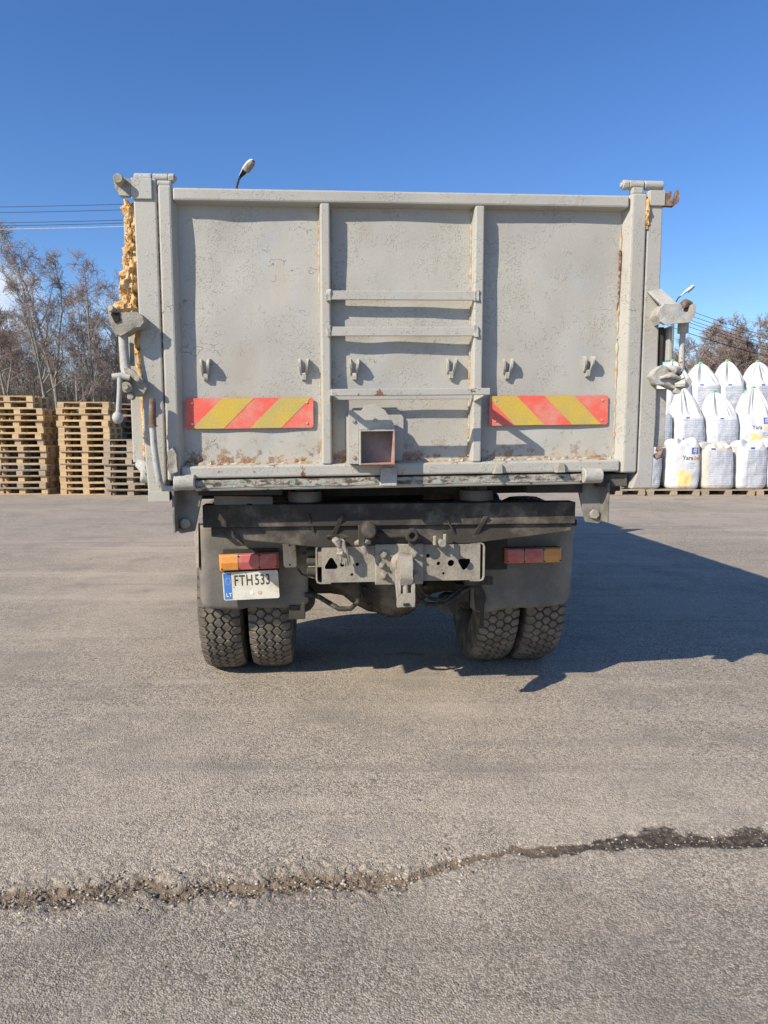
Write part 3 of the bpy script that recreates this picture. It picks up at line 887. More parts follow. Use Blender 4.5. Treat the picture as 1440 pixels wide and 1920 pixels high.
# ---- left latch gear
lc = MB(True)
lc.prism([(-1.277, 2.018), (-1.262, 2.022), (-1.225, 1.990), (-1.150, 1.992), (-1.128, 1.975), (-1.122, 1.950), (-1.140, 1.930), (-1.170, 1.924), (-1.225, 1.892), (-1.250, 1.900), (-1.262, 1.930)], -0.075, 0.02)
lumpy(lc.build('latch_casting', M['cast'], truck, 0), 0.006, 20, 2, 11)
hl = MB(True).prism([(-1.262, 1.985), (-1.226, 1.99), (-1.222, 1.955), (-1.245, 1.945)], -0.083, -0.070)
hl.build('slot_shade', M['hole'], truck, 0.002)  # raised dark inlay stands in for the shade inside the slot
pn = MB(True).cyl((-1.258, -0.095, 2.005), (-1.238, -0.02, 1.990), 0.014, 10)
smooth_by_angle(pn.build('latch_pin', M['cast'], truck, 0.003))
smooth_by_angle(MB(True).tube([(-1.228, -0.02, 1.93), (-1.226, -0.025, 1.84), (-1.222, -0.03, 1.76), (-1.205, -0.04, 1.72)], [0.021, 0.020, 0.022, 0.026], 12).build('latch_rod', M['castgrey'], truck, 0))
MB(True).box(-1.206, -1.192, -0.012, 0.02, 1.77, 1.87).build('latch_guide', M['cast'], truck, 0.003)
lk = MB(True)
lk.prism([(-1.222, 1.758), (-1.190, 1.752), (-1.142, 1.706), (-1.150, 1.690), (-1.180, 1.700), (-1.215, 1.735)], -0.065, -0.035)
lk.prism([(-1.235, 1.745), (-1.195, 1.735), (-1.155, 1.710), (-1.130, 1.670), (-1.150, 1.640), (-1.200, 1.632), (-1.228, 1.66), (-1.230, 1.70)], -0.035, 0.02)
lumpy(lk.build('lock_casting', M['cast'], truck, 0), 0.008, 26, 2, 12)
b_ = MB(True)
b_.cyl((-1.212, -0.07, 1.672), (-1.212, -0.02, 1.672), 0.024, 12)
b_.cyl((-1.212, -0.082, 1.672), (-1.212, -0.06, 1.672), 0.015, 6)
b_.cyl((-1.198, -0.06, 1.632), (-1.198, -0.02, 1.632), 0.015, 10)
b_.cyl((-1.160, -0.078, 1.705), (-1.160, -0.05, 1.705), 0.011, 6)
b_.build('lock_bolts', M['cast'], truck, 0.003)
hd = MB(True)
hd.tube([(-1.270, -0.06, 1.718), (-1.235, -0.06, 1.722), (-1.195, -0.06, 1.712)], [0.014, 0.015, 0.014], 10)
hd.tube([(-1.238, -0.062, 1.72), (-1.240, -0.066, 1.66), (-1.246, -0.068, 1.60), (-1.251, -0.07, 1.55)], [0.012, 0.0115, 0.0105, 0.0105], 10)
hd.lathe([(-0.026, 0.008), (-0.016, 0.02), (0, 0.025), (0.016, 0.02), (0.026, 0.008)], (-1.252, -0.07, 1.54), 'z', 14)
smooth_by_angle(hd.build('lock_handle', M['castgrey'], truck, 0))
lv = MB(True)
lv.tube([(-1.104, -0.055, 1.622), (-1.106, -0.055, 1.535), (-1.107, -0.055, 1.50)], [0.014, 0.016, 0.016], 12)
lv.tube([(-1.107, -0.055, 1.505), (-1.107, -0.055, 1.499)], [0.021, 0.021], 12)
lever = smooth_by_angle(lv.build('release_lever', M['rust'], truck, 0))
smooth_by_angle(MB(True).tube([(-1.107, -0.055, 1.50), (-1.105, -0.054, 1.42), (-1.097, -0.052, 1.33), (-1.088, -0.048, 1.255), (-1.075, -0.040, 1.225), (-1.05, -0.02, 1.218), (-1.0, 0.0, 1.222)], [0.0145, 0.0145, 0.0145, 0.0145, 0.0145, 0.0135, 0.013], 12).build('lever_rod', M['castgrey'], lever, 0))
bp = MB(True).prism([(-1.055, 1.385), (-1.03, 1.405), (-1.012, 1.375), (-1.012, 1.30), (-1.035, 1.285), (-1.052, 1.31)], -0.035, 0.002)
lumpy(bp.build('latch_block', M['cast'], truck, 0), 0.008, 30, 2, 15)
rl = MB(True).tube([(-1.205, 0.06, 1.335), (-1.175, 0.05, 1.32), (-1.165, 0.05, 1.29), (-1.17, 0.05, 1.26), (-1.185, 0.06, 1.25)], [0.020, 0.028, 0.030, 0.028, 0.014], 10)
lumpy(rl.build('side_hinge', M['castgrey'], truck, 0), 0.008, 30, 1, 16)

# ---- right latch gear
rp = MB(True)
rp.hexa([(1.172, -0.005, 2.105), (1.225, -0.065, 2.025), (1.300, -0.065, 2.035), (1.240, -0.005, 2.118), (1.172, 0.010, 2.105), (1.225, -0.045, 2.025), (1.300, -0.045, 2.035), (1.240, 0.010, 2.118)])
rp.build('latch_gusset', M['castgrey'], truck, 0.003)
rc_ = MB(True)
rc_.prism([(1.192, 1.985), (1.205, 2.015), (1.228, 2.038), (1.305, 2.036), (1.316, 2.005), (1.350, 2.000), (1.360, 2.036), (1.380, 2.036), (1.374, 1.975), (1.355, 1.958), (1.300, 1.965), (1.250, 1.958), (1.216, 1.948)], -0.07, 0.01)
lumpy(rc_.build('latch_casting', M['castgrey'], truck, 0), 0.004, 26, 2, 21)
rb_ = MB(True)
rb_.prism([(1.200, 1.955), (1.232, 1.972), (1.300, 1.972), (1.345, 1.965), (1.350, 1.952), (1.290, 1.948), (1.225, 1.940)], -0.088, -0.068)
lumpy(rb_.build('latch_lip', M['castgrey'], truck, 0), 0.004, 40, 1, 25)
smooth_by_angle(MB(True).tube([(1.322, -0.05, 2.035), (1.345, -0.03, 2.045), (1.374, -0.02, 2.040)], [0.016, 0.022, 0.020], 10).build('latch_hook_tip', M['rust'], truck, 0))
rr = MB(True)
rr.cyl((1.352, -0.01, 1.962), (1.352, -0.01, 1.912), 0.025, 14)
rr.tube([(1.352, -0.01, 1.915), (1.350, -0.01, 1.85), (1.349, -0.015, 1.775), (1.345, -0.02, 1.742), (1.333, -0.03, 1.726), (1.318, -0.035, 1.730), (1.308, -0.035, 1.748)], [0.0135, 0.0135, 0.0135, 0.0135, 0.014, 0.015, 0.014], 12)
smooth_by_angle(rr.build('latch_rod', M['castgrey'], truck, 0))
lw = MB(True)
lw.prism([(1.188, 1.708), (1.212, 1.738), (1.240, 1.758), (1.280, 1.752), (1.310, 1.742), (1.330, 1.715), (1.318, 1.69), (1.345, 1.700), (1.368, 1.688), (1.362, 1.660), (1.325, 1.640), (1.255, 1.668), (1.212, 1.672)], -0.05, 0.01)
lw.tube([(1.268, -0.06, 1.752), (1.290, -0.075, 1.735), (1.312, -0.06, 1.742)], [0.012, 0.017, 0.012], 8)
lw.tube([(1.225, -0.055, 1.700), (1.270, -0.072, 1.712), (1.32, -0.06, 1.700)], [0.008, 0.013, 0.010], 8)
lw.tube([(1.305, -0.05, 1.668), (1.335, -0.075, 1.672), (1.358, -0.06, 1.665)], [0.014, 0.02, 0.014], 8)
lumpy(lw.build('lock_casting', M['castgrey'], truck, 0), 0.006, 30, 2, 22)
bb = MB(True)
bb.cyl((1.358, -0.075, 1.682), (1.358, -0.03, 1.682), 0.018, 6)
bb.cyl((1.318, -0.055, 1.640), (1.318, -0.02, 1.640), 0.016, 10)
bb.build('lock_bolts', M['castgrey'], truck, 0.003)
MB(True).box(1.251, 1.275, 0.02, 0.0745, 1.76, 1.945).build('wall_channel', M['dustbeam'], truck, 0.003)
MB(True).box(1.290, 1.306, 0.0, 0.0745, 1.785, 1.945).build('wall_edge', M['castgrey'], truck, 0.003)
MB(True).box(1.254, 1.306, 0.03, 0.0745, 1.375, 1.655).build('wall_edge', M['castgrey'], truck, 0.003)
rl = MB(True).tube([(1.262, 0.02, 1.368), (1.282, 0.02, 1.36), (1.278, 0.02, 1.335), (1.258, 0.02, 1.325)], [0.014, 0.018, 0.018, 0.012], 10)
lumpy(rl.build('side_hinge', M['rust'], truck, 0), 0.008, 30, 1, 26)
MB(True).box(0.985, 1.13, 0.04, 0.14, 1.185, 1.245).build('sill_end', M['dustbeam'], truck, 0.004)

# ---- tipping hinges and subframe
def tip_bracket(x0, x1, sg):
    xi = x1 if sg < 0 else x0
    xo = x0 if sg < 0 else x1
    poly = [(xo, 1.205), (xi, 1.205), (xi - (0.0 if sg < 0 else 0), 1.18), (xo + (-sg) * 0.085, 1.005), (xo + (-sg) * 0.02, 0.995), (xo, 1.01)]
    b = MB(True).prism(poly, 0.10, 0.122).build('tip_bracket', M['bracket'], truck, 0.003)
    MB(True).box(min(xo, xo - sg * 0.012), max(xo, xo - sg * 0.012), 0.02, 0.30, 1.01, 1.205).build('cheek', M['bracket'], b, 0.003)
    cxx = xo - sg * 0.045
    smooth_by_angle(MB(True).cyl((cxx, 0.10, 1.045), (cxx, 0.085, 1.045), 0.026, 6).build('pivot_bolt', M['cast'], b, 0.003))
    return b
tip_bracket(-1.050, -0.925, -1)
tip_bracket(0.905, 1.035, 1)
MB().box(-0.935, 0.915, 0.155, 0.25, 1.002, 1.112).build('rear_crossbeam', M['dustbeam'], truck, 0.004)
MB().prism([(-0.90, 1.000), (0.905, 1.000), (0.905, 0.962), (0.40, 0.905), (-0.38, 0.895), (-0.90, 0.955)], 0.175, 0.245).build('rear_underbeam', M['dustbeam'], truck, 0.004)
MB().box(-0.94, -0.55, 0.08, 0.15, 1.165, 1.205).build('rear_floor_beam', M['chassis'], truck, 0.003)
MB().box(0.64, 0.92, 0.08, 0.15, 1.165, 1.205).build('rear_floor_beam', M['chassis'], truck, 0.003)
for xc in (-0.445, 0.425):
    pd = MB()
    pd.box(xc - 0.045, xc + 0.045, 0.20, 0.30, 1.15, 1.222)
    pad = pd.build('body_rest', M['dustbeam'], truck, 0.004)
    smooth_by_angle(MB().lathe([(-0.028, 0.070), (-0.020, 0.084), (0.008, 0.086), (0.03, 0.082)], (xc, 0.25, 1.140), 'z', 24).build('rubber_pad', M['flap'], pad, 0))
for x in (-0.43, 0.47):
    MB().box(x - 0.04, x + 0.04, 0.26, 6.9, 0.86, 1.11).build('chassis_rail', M['chassis'], truck, 0.004)
    MB().box(x - 0.045, x + 0.045, 0.31, 4.7, 1.1105, 1.134).build('subframe_rail', M['chassis'], truck, 0.003)
for y in (0.9, 2.2, 3.6, 5.0):
    MB().box(-0.388, 0.428, y, y + 0.08, 0.90, 1.05).build('chassis_crossmember', M['chassis'], truck, 0.003)
# ragged rubber sheet that hangs in the gap
rs_ = MB()
pl = [(-0.88, 1.155), (-0.60, 1.150)]
rnd = random.Random(3)
bot = [(-0.60 - 0.02 * k, 1.118 - rnd.random() * 0.03) for k in range(15)]
rs_.prism(pl + bot, 0.16, 0.166)
rs_.build('rubber_scrap', M['flap'], truck, 0)
# tank that shows through the gap on the left
smooth_by_angle(MB().cyl((-0.92, 0.62, 1.01), (-0.53, 0.62, 1.01), 0.11, 24).build('air_tank', M['dusty'], truck, 0.01))
smooth_by_angle(MB().cyl((0.60, 1.9, 0.86), (0.95, 1.9, 0.86), 0.15, 24).build('air_tank', M['chassis'], truck, 0.01))

# ---- hitch beam
zt, zb = 0.905, 0.712
hb_x0, hb_x1 = -0.365, 0.435
def clover(cx, cz, r, up):
    out = []
    for k in range(3):
        a = R((90 if up else -90) + 120 * k)
        px, pz = cx + r * 0.72 * math.cos(a), cz + r * 0.72 * math.sin(a)
        for j in (-60, -20, 20, 60):
            out.append((px + r * 0.33 * math.cos(a + R(j)), pz + r * 0.33 * math.sin(a + R(j))))
    return out
holes = [clover(-0.318, 0.806, 0.034, True), circle(-0.262, 0.805, 0.012), circle(-0.188, 0.806, 0.009), circle(-0.215, 0.754, 0.008),
         circle(0.168, 0.845, 0.009), circle(0.222, 0.803, 0.010), circle(0.286, 0.804, 0.0175), clover(0.354, 0.802, 0.034, False), circle(0.248, 0.752, 0.007)]
rim = [(hb_x0, zb + 0.004), (hb_x1, zb + 0.004), (hb_x1, zt - 0.004), (hb_x0, zt - 0.004)]
V_, F_ = plate2d([rim] + holes, 0.010)
hb = MB()
hb.add([(x, y + 0.185, z) for x, y, z in V_], F_)
hitch_beam = hb.build('hitch_beam', M['dusty'], truck, 0)
fl_ = MB().box(hb_x0, hb_x1, 0.1905, 0.27, zt - 0.014, zt - 0.004).box(hb_x0, hb_x1, 0.1905, 0.27, zb + 0.004, zb + 0.014)
fl_.build('beam_flange', M['dusty'], hitch_beam, 0.002)
MB().box(hb_x0, hb_x1, 0.255, 0.268, zb + 0.015, zt - 0.015).build('beam_back', M['hole'], hitch_beam, 0)  # dark sheet gives the shade seen through the beam's holes
def endloop(sg):
    # bent flat bar round the beam end
    xe = hb_x0 - 0.030 if sg < 0 else hb_x1 + 0.024
    xi = xe - sg * 0.075
    pts = [(xi, zt + 0.003), (xe - sg * 0.022, zt + 0.003), (xe - sg * 0.006, zt - 0.003), (xe, zt - 0.02), (xe, zb + 0.02), (xe - sg * 0.006, zb + 0.003), (xe - sg * 0.022, zb - 0.003), (xi, zb - 0.003)]
    t_ = 0.008
    inn = [(xi, zt - 0.0035), (xe - sg * 0.024, zt - 0.0035), (xe - sg * 0.012, zt - 0.009), (xe - sg * t_, zt - 0.022), (xe - sg * t_, zb + 0.022), (xe - sg * 0.012, zb + 0.009), (xe - sg * 0.024, zb + 0.0035), (xi, zb + 0.0035)]
    mb = MB()
    n = len(pts)
    vv, ff = [], []
    for y in (0.178, 0.262):
        vv += [(p[0], y, p[1]) for p in pts] + [(p[0], y, p[1]) for p in inn]
    for k in range(n - 1):
        ff += [(k, k + 1, n + k + 1, n + k), (2 * n + k, 3 * n + k, 3 * n + k + 1, 2 * n + k + 1), (k, 2 * n + k, 2 * n + k + 1, k + 1), (n + k, n + k + 1, 3 * n + k + 1, 3 * n + k)]
    ff += [(0, n, 3 * n, 2 * n), (n - 1, 3 * n - 1, 4 * n - 1, 2 * n - 1)]
    mb.add(vv, ff)
    mb.build('end_strap', M['dusty'], hitch_beam, 0.001)
endloop(-1)
endloop(1)
cp = MB().box(-0.100, 0.142, 0.163, 0.1795, 0.702, 0.908)
cplate = cp.build('hitch_plate', M['dusty'], hitch_beam, 0.006)
for x, z in ((-0.055, 0.858), (0.095, 0.858), (-0.058, 0.752), (0.10, 0.752), (-0.068, 0.806)):
    bt = MB()
    bt.cyl((x, 0.163, z), (x, 0.157, z), 0.021, 14)
    bt.cyl((x, 0.157, z), (x, 0.140, z), 0.015, 6)
    bt.cyl((x, 0.14, z), (x, 0.128, z), 0.008, 8)
    bt.build('bolt', M['dusty'], cplate, 0.002)
# tow hook
th = MB()
th.lathe([(0.0, 0.052), (-0.02, 0.056), (-0.045, 0.050), (-0.06, 0.038)], (0.030, 0.162, 0.815), 'y', 22)
tow = smooth_by_angle(th.build('tow_hook', M['dusty'], hitch_beam, 0.003))
hk = MB().prism([(0.10, 0.845), (0.03, 0.885), (-0.015, 0.878), (-0.045, 0.84), (-0.055, 0.78), (-0.040, 0.745), (0.01, 0.76), (0.10, 0.785)], 0.004, 0.062, 'x')
lumpy(hk.build('hook_jaw', M['dusty'], tow, 0), 0.005, 25, 2, 31)
lt = MB()
lt.prism([(0.06, 0.80), (-0.03, 0.775), (-0.05, 0.70), (-0.03, 0.665), (0.02, 0.70), (0.06, 0.76)], -0.012, 0.006, 'x')
lt.prism([(0.06, 0.80), (-0.03, 0.775), (-0.05, 0.70), (-0.03, 0.665), (0.02, 0.70), (0.06, 0.76)], 0.056, 0.072, 'x')
lt.box(-0.012, 0.072, -0.052, -0.015, 0.640, 0.705)
lumpy(lt.build('hook_latch', M['dusty'], tow, 0), 0.004, 30, 2, 32)
MB().box(0.016, 0.044, -0.0605, -0.052, 0.648, 0.660).build('slot_shade', M['hole'], tow, 0.001)  # near-black block painted in for shade in the latch opening
lr = MB().cyl((0.03, -0.02, 0.78), (0.03, -0.035, 0.70), 0.014, 10)
lr.build('latch_pin', M['dusty'], tow, 0.002)
# flat struts up to the crossbeam
for (xa, za, xb, zb_) in ((-0.432, 1.07, -0.385, 0.915), (-0.262, 1.06, -0.322, 0.91), (0.247, 1.045, 0.330, 0.912), (0.452, 1.045, 0.392, 0.91)):
    wd = 0.007 if xa in (-0.432, 0.247) else 0.016
    MB().hexa([(xb - wd, 0.19, zb_), (xb + wd, 0.19, zb_), (xb + wd, 0.25, zb_), (xb - wd, 0.25, zb_), (xa - wd * 0.6, 0.135, za), (xa + wd * 0.6, 0.135, za), (xa + wd * 0.6, 0.154, za), (xa - wd * 0.6, 0.154, za)]).build('strut', M['dustbeam'], hitch_beam, 0.002)
# couplings and the junk on top of the beam
cpl = MB()
cpl.cyl((-0.135, 0.09, 0.985), (-0.135, 0.20, 0.985), 0.040, 20)
cpl.cyl((-0.135, 0.078, 0.985), (-0.135, 0.09, 0.985), 0.034, 20)
cpl.box(-0.185, -0.155, 0.10, 0.17, 0.91, 1.01)
sock = smooth_by_angle(cpl.build('trailer_socket', M['dustbeam'], hitch_beam, 0.003))
cpl = MB()
cpl.lathe([(0.03, 0.030), (0.0, 0.036), (-0.012, 0.036), (-0.016, 0.028), (-0.03, 0.028), (-0.03, 0.016), (-0.01, 0.014)], (0.078, 0.12, 0.958), 'y', 20)
cpl.tube([(0.05, 0.14, 0.955), (-0.02, 0.15, 0.952), (-0.09, 0.16, 0.962)], 0.013, 10)
cpl.box(0.065, 0.093, 0.12, 0.17, 0.903, 0.93)
smooth_by_angle(cpl.build('air_coupling', M['dustbeam'], hitch_beam, 0.002))
cpl = MB()
cpl.cyl((0.222, 0.07, 0.922), (0.222, 0.16, 0.922), 0.014, 14)
cpl.cyl((0.222, 0.064, 0.922), (0.222, 0.09, 0.922), 0.019, 8)
cpl.cyl((0.195, 0.13, 0.905), (0.195, 0.13, 0.952), 0.010, 10)
cpl.cyl((0.245, 0.13, 0.905), (0.245, 0.13, 0.960), 0.010, 10)
cpl.box(0.19, 0.255, 0.135, 0.18, 0.903, 0.916)
smooth_by_angle(cpl.build('air_valve', M['dusty'], hitch_beam, 0.002))
cb = MB()
rnd = random.Random(8)
for k in range(5):
    dx = (k - 2) * 0.006
    cb.tube([(-0.275 + dx, 0.16, 0.93), (-0.27 + dx, 0.12, 0.925), (-0.262 + dx * 1.3, 0.115, 0.885), (-0.255 + dx * (1 + rnd.random()), 0.12, 0.845), (-0.25 + dx * 2, 0.125, 0.80 + rnd.random() * 0.03)], [0.009, 0.011, 0.010, 0.009, 0.005], 7)
cb.tube([(-0.30, 0.15, 0.935), (-0.285, 0.11, 0.93), (-0.28, 0.11, 0.905)], [0.016, 0.019, 0.010], 9)
cb.tube([(-0.29, 0.12, 0.87), (-0.265, 0.105, 0.875), (-0.24, 0.12, 0.865)], [0.008, 0.012, 0.008], 8)
lumpy(cb.build('rope_knot', M['dusty'], hitch_beam, 0), 0.004, 60, 1, 33)
cb = MB()
cb.tube([(-0.195, 0.16, 0.915), (-0.17, 0.12, 0.93), (-0.14, 0.115, 0.932), (-0.125, 0.12, 0.925)], [0.012, 0.018, 0.016, 0.010], 10)
cb.tube([(-0.165, 0.12, 0.925), (-0.155, 0.115, 0.89), (-0.145, 0.12, 0.855)], [0.018, 0.017, 0.008], 9)
lumpy(cb.build('rope_knot', M['dusty'], hitch_beam, 0), 0.005, 50, 1, 34)
smooth_by_angle(MB().tube([(-0.150, 0.11, 0.905), (-0.143, 0.108, 0.88), (-0.141, 0.112, 0.853)], 0.0035, 6).build('cable_end', M['bluewire'], hitch_beam, 0))
tb = MB()
for k in range(3):
    tb.tube([(-0.34 + k * 0.02, 0.17, 0.95 - 0.01 * k), (-0.2, 0.19, 0.955), (0.0, 0.20, 0.945 + 0.012 * k), (0.18, 0.19, 0.94), (0.30, 0.2, 0.93)], 0.009, 8)
smooth_by_angle(tb.build('brake_pipes', M['hose'], truck, 0))
for x in (-0.41,):
    for z in (0.86, 0.81, 0.76):
        smooth_by_angle(MB().cyl((x - 0.03, 0.25, z), (x + 0.02, 0.25, z), 0.021, 12).build('frame_bolt', M['chassis'], truck, 0.003))

# ---- mud flaps
def flap(x0, x1, z0, z1, seed, rag):
    n, m = 26, 22
    xs, zs = np.linspace(x0, x1, n), np.linspace(z0, z1, m)
    X, Z = np.meshgrid(xs, zs)
    s_x = (X - x0) / (x1 - x0)
    s_z = (Z - z0) / (z1 - z0)
    Y = 0.58 + 0.02 * (1 - s_z) + 0.012 * np.sin(s_x * 5 + seed) * (1 - s_z) + rag * 0.10 * np.clip((s_x - 0.8) / 0.2, 0, 1) ** 2
    if rag == 0:
        Y += 0.06 * np.clip((0.07 - s_x) / 0.07, 0, 1) ** 2
    Zb = Z + (1 - s_z) * ((vnoise(X * 12, Z * 0, seed) - 0.5) * 0.022 + rag * 0.055 * (s_x - 0.35))
    # rounded lower outer corners
    e = np.minimum(X - x0, x1 - X) / 0.05
    Zb += (1 - s_z) * np.where(e < 1, (1 - np.clip(e, 0, 1)) ** 2 * 0.035, 0)
    V1 = np.stack([X, Y, Zb], -1).reshape(-1, 3)
    ii = np.arange(X.size).reshape(X.shape)
    Q = np.stack([ii[:-1, :-1], ii[:-1, 1:], ii[1:, 1:], ii[1:, :-1]], -1).reshape(-1, 4)
    o = link('mud_flap', mesh_np('mud_flap', V1, [Q]), M['flap'], truck, True)
    so_ = o.modifiers.new('solid', 'SOLIDIFY')
    so_.thickness = 0.012
    so_.offset = -1
    return o
flap(-1.044, -0.4416, 0.487, 0.958, 4, 0)
flap(0.479, 1.108, 0.450, 0.975, 9, 1)
for x in (-0.98, 1.03):
    MB().box(x - 0.06, x + 0.06, 0.597, 0.63, 0.93, 0.965).build('flap_clip', M['chassis'], truck, 0.004)
MB().box(-1.0, -0.47, 0.61, 0.65, 0.945, 0.975).build('flap_bar', M['chassis'], truck, 0.004)
MB().box(0.49, 1.04, 0.61, 0.65, 0.955, 0.985).build('flap_bar', M['chassis'], truck, 0.004)
# bent strap at the outer edge of the left flap
st_ = MB().hexa([(-1.052, 0.60, 0.72), (-1.035, 0.59, 0.72), (-1.035, 0.64, 0.72), (-1.052, 0.65, 0.72), (-1.058, 0.60, 0.965), (-1.03, 0.59, 0.968), (-1.03, 0.64, 0.968), (-1.058, 0.65, 0.965)])
st_.build('side_strap', M['dusty'], truck, 0.003)

# ---- lamps and plate
def rot2(x, z, cx, cz, a):
    dx, dz = x - cx, z - cz
    return cx + dx * math.cos(a) - dz * math.sin(a), cz + dx * math.sin(a) + dz * math.cos(a)
def lamp(cx, cz, w, h, ang, order, y, label):
    def Pm(mb):
        for i, v in enumerate(mb.v):
            x, z = rot2(v.x, v.z, cx, cz, ang)
            mb.v[i] = Vector((x, v.y, z))
        return mb
    body = Pm(MB().box(cx - w / 2 + 0.004, cx + w / 2 - 0.004, y, y + 0.045, cz - h / 2 + 0.004, cz + h / 2 - 0.004)).build('tail_lamp', M['chassis'], truck, 0.003)
    body['label'] = label
    x = cx - w / 2
    n = len(order)
    for i, (mname, frac) in enumerate(order):
        x1 = x + w * frac
        xa, xb = x, x1 - (0.0015 if i < n - 1 else 0)
        zl, zh, zm = cz - h / 2, cz + h / 2, cz
        c0 = 0.012 if i == 0 else 0
        c1 = 0.012 if i == n - 1 else 0
        mb = MB()
        prof = [(zl, y), (zl + 0.006, y - 0.022), (zm, y - 0.030), (zh - 0.006, y - 0.022), (zh, y)]
        vv = []
        for (zz, yy) in prof:
            vv.append((xa + (c0 if yy < y else 0), yy, zz))
        for (zz, yy) in prof:
            vv.append((xb - (c1 if yy < y else 0), yy, zz))
        mb.add(vv, [(0, 1, 6, 5), (1, 2, 7, 6), (2, 3, 8, 7), (3, 4, 9, 8), (4, 0, 5, 9), (4, 3, 2, 1, 0), (5, 6, 7, 8, 9)])
        ls = Pm(mb).build('lens', M[mname], body, 0.003)
        x = x1
    for fx in (-0.455, -0.17, 0.18, 0.46):
        for fz in ((-0.34,) if abs(fx) > 0.4 else (-0.36, 0.36)):
            Pm(MB().cyl((cx + fx * w, y - 0.020, cz + fz * h), (cx + fx * w, y - 0.0275, cz + fz * h), 0.004, 8)).build('screw', M['hole'], body, 0)
    return body
lamp(-0.756, 0.766, 0.322, 0.092, R(1.8), (('lens_orange', 0.33), ('lens_red', 0.345), ('lens_red', 0.325)), 0.535, 'orange and red tail lamp above the number plate')
lamp(0.817, 0.776, 0.327, 0.090, R(0.4), (('lens_red', 0.33), ('lens_red', 0.335), ('lens_orange', 0.335)), 0.535, 'dusty red and orange tail lamp on its own')
MB().box(0.50, 0.68, 0.566, 0.576, 0.69, 0.89).build('lamp_bracket', M['chassis'], truck, 0.003)
MB().box(-0.90, -0.60, 0.564, 0.574, 0.69, 0.83).build('lamp_bracket', M['chassis'], truck, 0.003)
mp_ = MB().prism([(-0.572, 0.872), (-0.505, 0.874), (-0.497, 0.750), (-0.505, 0.741), (-0.560, 0.740), (-0.568, 0.752)], 0.470, 0.560).build('cream_box', M['cream'], truck, 0.004)
for z in (0.86, 0.755):
    MB().cyl((-0.535, 0.470, z), (-0.535, 0.467, z), 0.005, 8).build('screw', M['hole'], mp_, 0)
# number plate
PCX, PCZ, PA = -0.750, 0.634, R(2.6)
pw, ph = 0.302, 0.155
def plate_pt(x, y, z):
    a, b = rot2(PCX + x, PCZ + z, PCX, PCZ, PA)
    return (a, y + 0.08 + 0.04 * (-(x / pw)) * 0.5, b)
def plate_poly(ol, y0, y1, name, mat, parent, bev=0):
    mb = MB()
    mb.prism(ol, y0, y1)
    mb.v = [Vector(plate_pt(v.x, v.y, v.z)) for v in mb.v]
    return mb.build(name, mat, parent, bev)
ol = []
for sx_, sz_, a0 in ((1, 1, 0), (-1, 1, 90), (-1, -1, 180), (1, -1, 270)):
    for k in range(4):
        a = R(a0 + 30 * k)
        ol.append((sx_ * (pw / 2 - 0.01) + 0.01 * math.cos(a), sz_ * (ph / 2 - 0.01) + 0.01 * math.sin(a)))
nplate = plate_poly(ol, 0.452, 0.456, 'number_plate', M['plate'], truck)
nplate['label'] = 'white number plate with blue band'
plate_poly([(-pw / 2 + 0.006, -ph / 2 + 0.006), (-pw / 2 + 0.047, -ph / 2 + 0.006), (-pw / 2 + 0.047, ph / 2 - 0.006), (-pw / 2 + 0.006, ph / 2 - 0.006)], 0.4508, 0.4519, 'blue_band', M['plate_blue'], nplate)
def plate_text(s, x, z, size, sx, mat, y, bold=0.0, sp=1.0):
    V2, F2 = text2d(s, size, sx, sp, bold)
    mb = MB()
    mb.add([plate_pt(x + a, y, z + b) for a, b in V2], F2)
    o = mb.build('lettering', M[mat], nplate, 0)
    return o
plate_text('FTH', -0.090, 0.002, 0.082, 0.66, 'plate_text', 0.4512, 0.0012, 1.12)
plate_text('533', 0.022, 0.002, 0.082, 0.66, 'plate_text', 0.4512, 0.0012, 1.08)
plate_text('LT', -0.136, -0.058, 0.030, 0.78, 'white', 0.4500, 0.0006, 1.35)
for k in range(12):
    a = 2 * math.pi * k / 12
    plate_poly(circle(-0.121 + 0.014 * math.cos(a), 0.028 + 0.017 * math.sin(a), 0.0022, 6), 0.4500, 0.4507, 'star', M['cream'], nplate)
plate_poly(circle(0.045, -0.042, 0.0115, 14), 0.4500, 0.4518, 'sticker', M['cream'], nplate)
plate_poly(circle(0.004, -0.042, 0.0095, 14), 0.4500, 0.4518, 'sticker', M['white'], nplate)
for x in (-0.094, 0.132):
    plate_poly(circle(x, -0.004 + x * 0.02, 0.003, 8), 0.4490, 0.4518, 'screw', M['cast'], nplate)
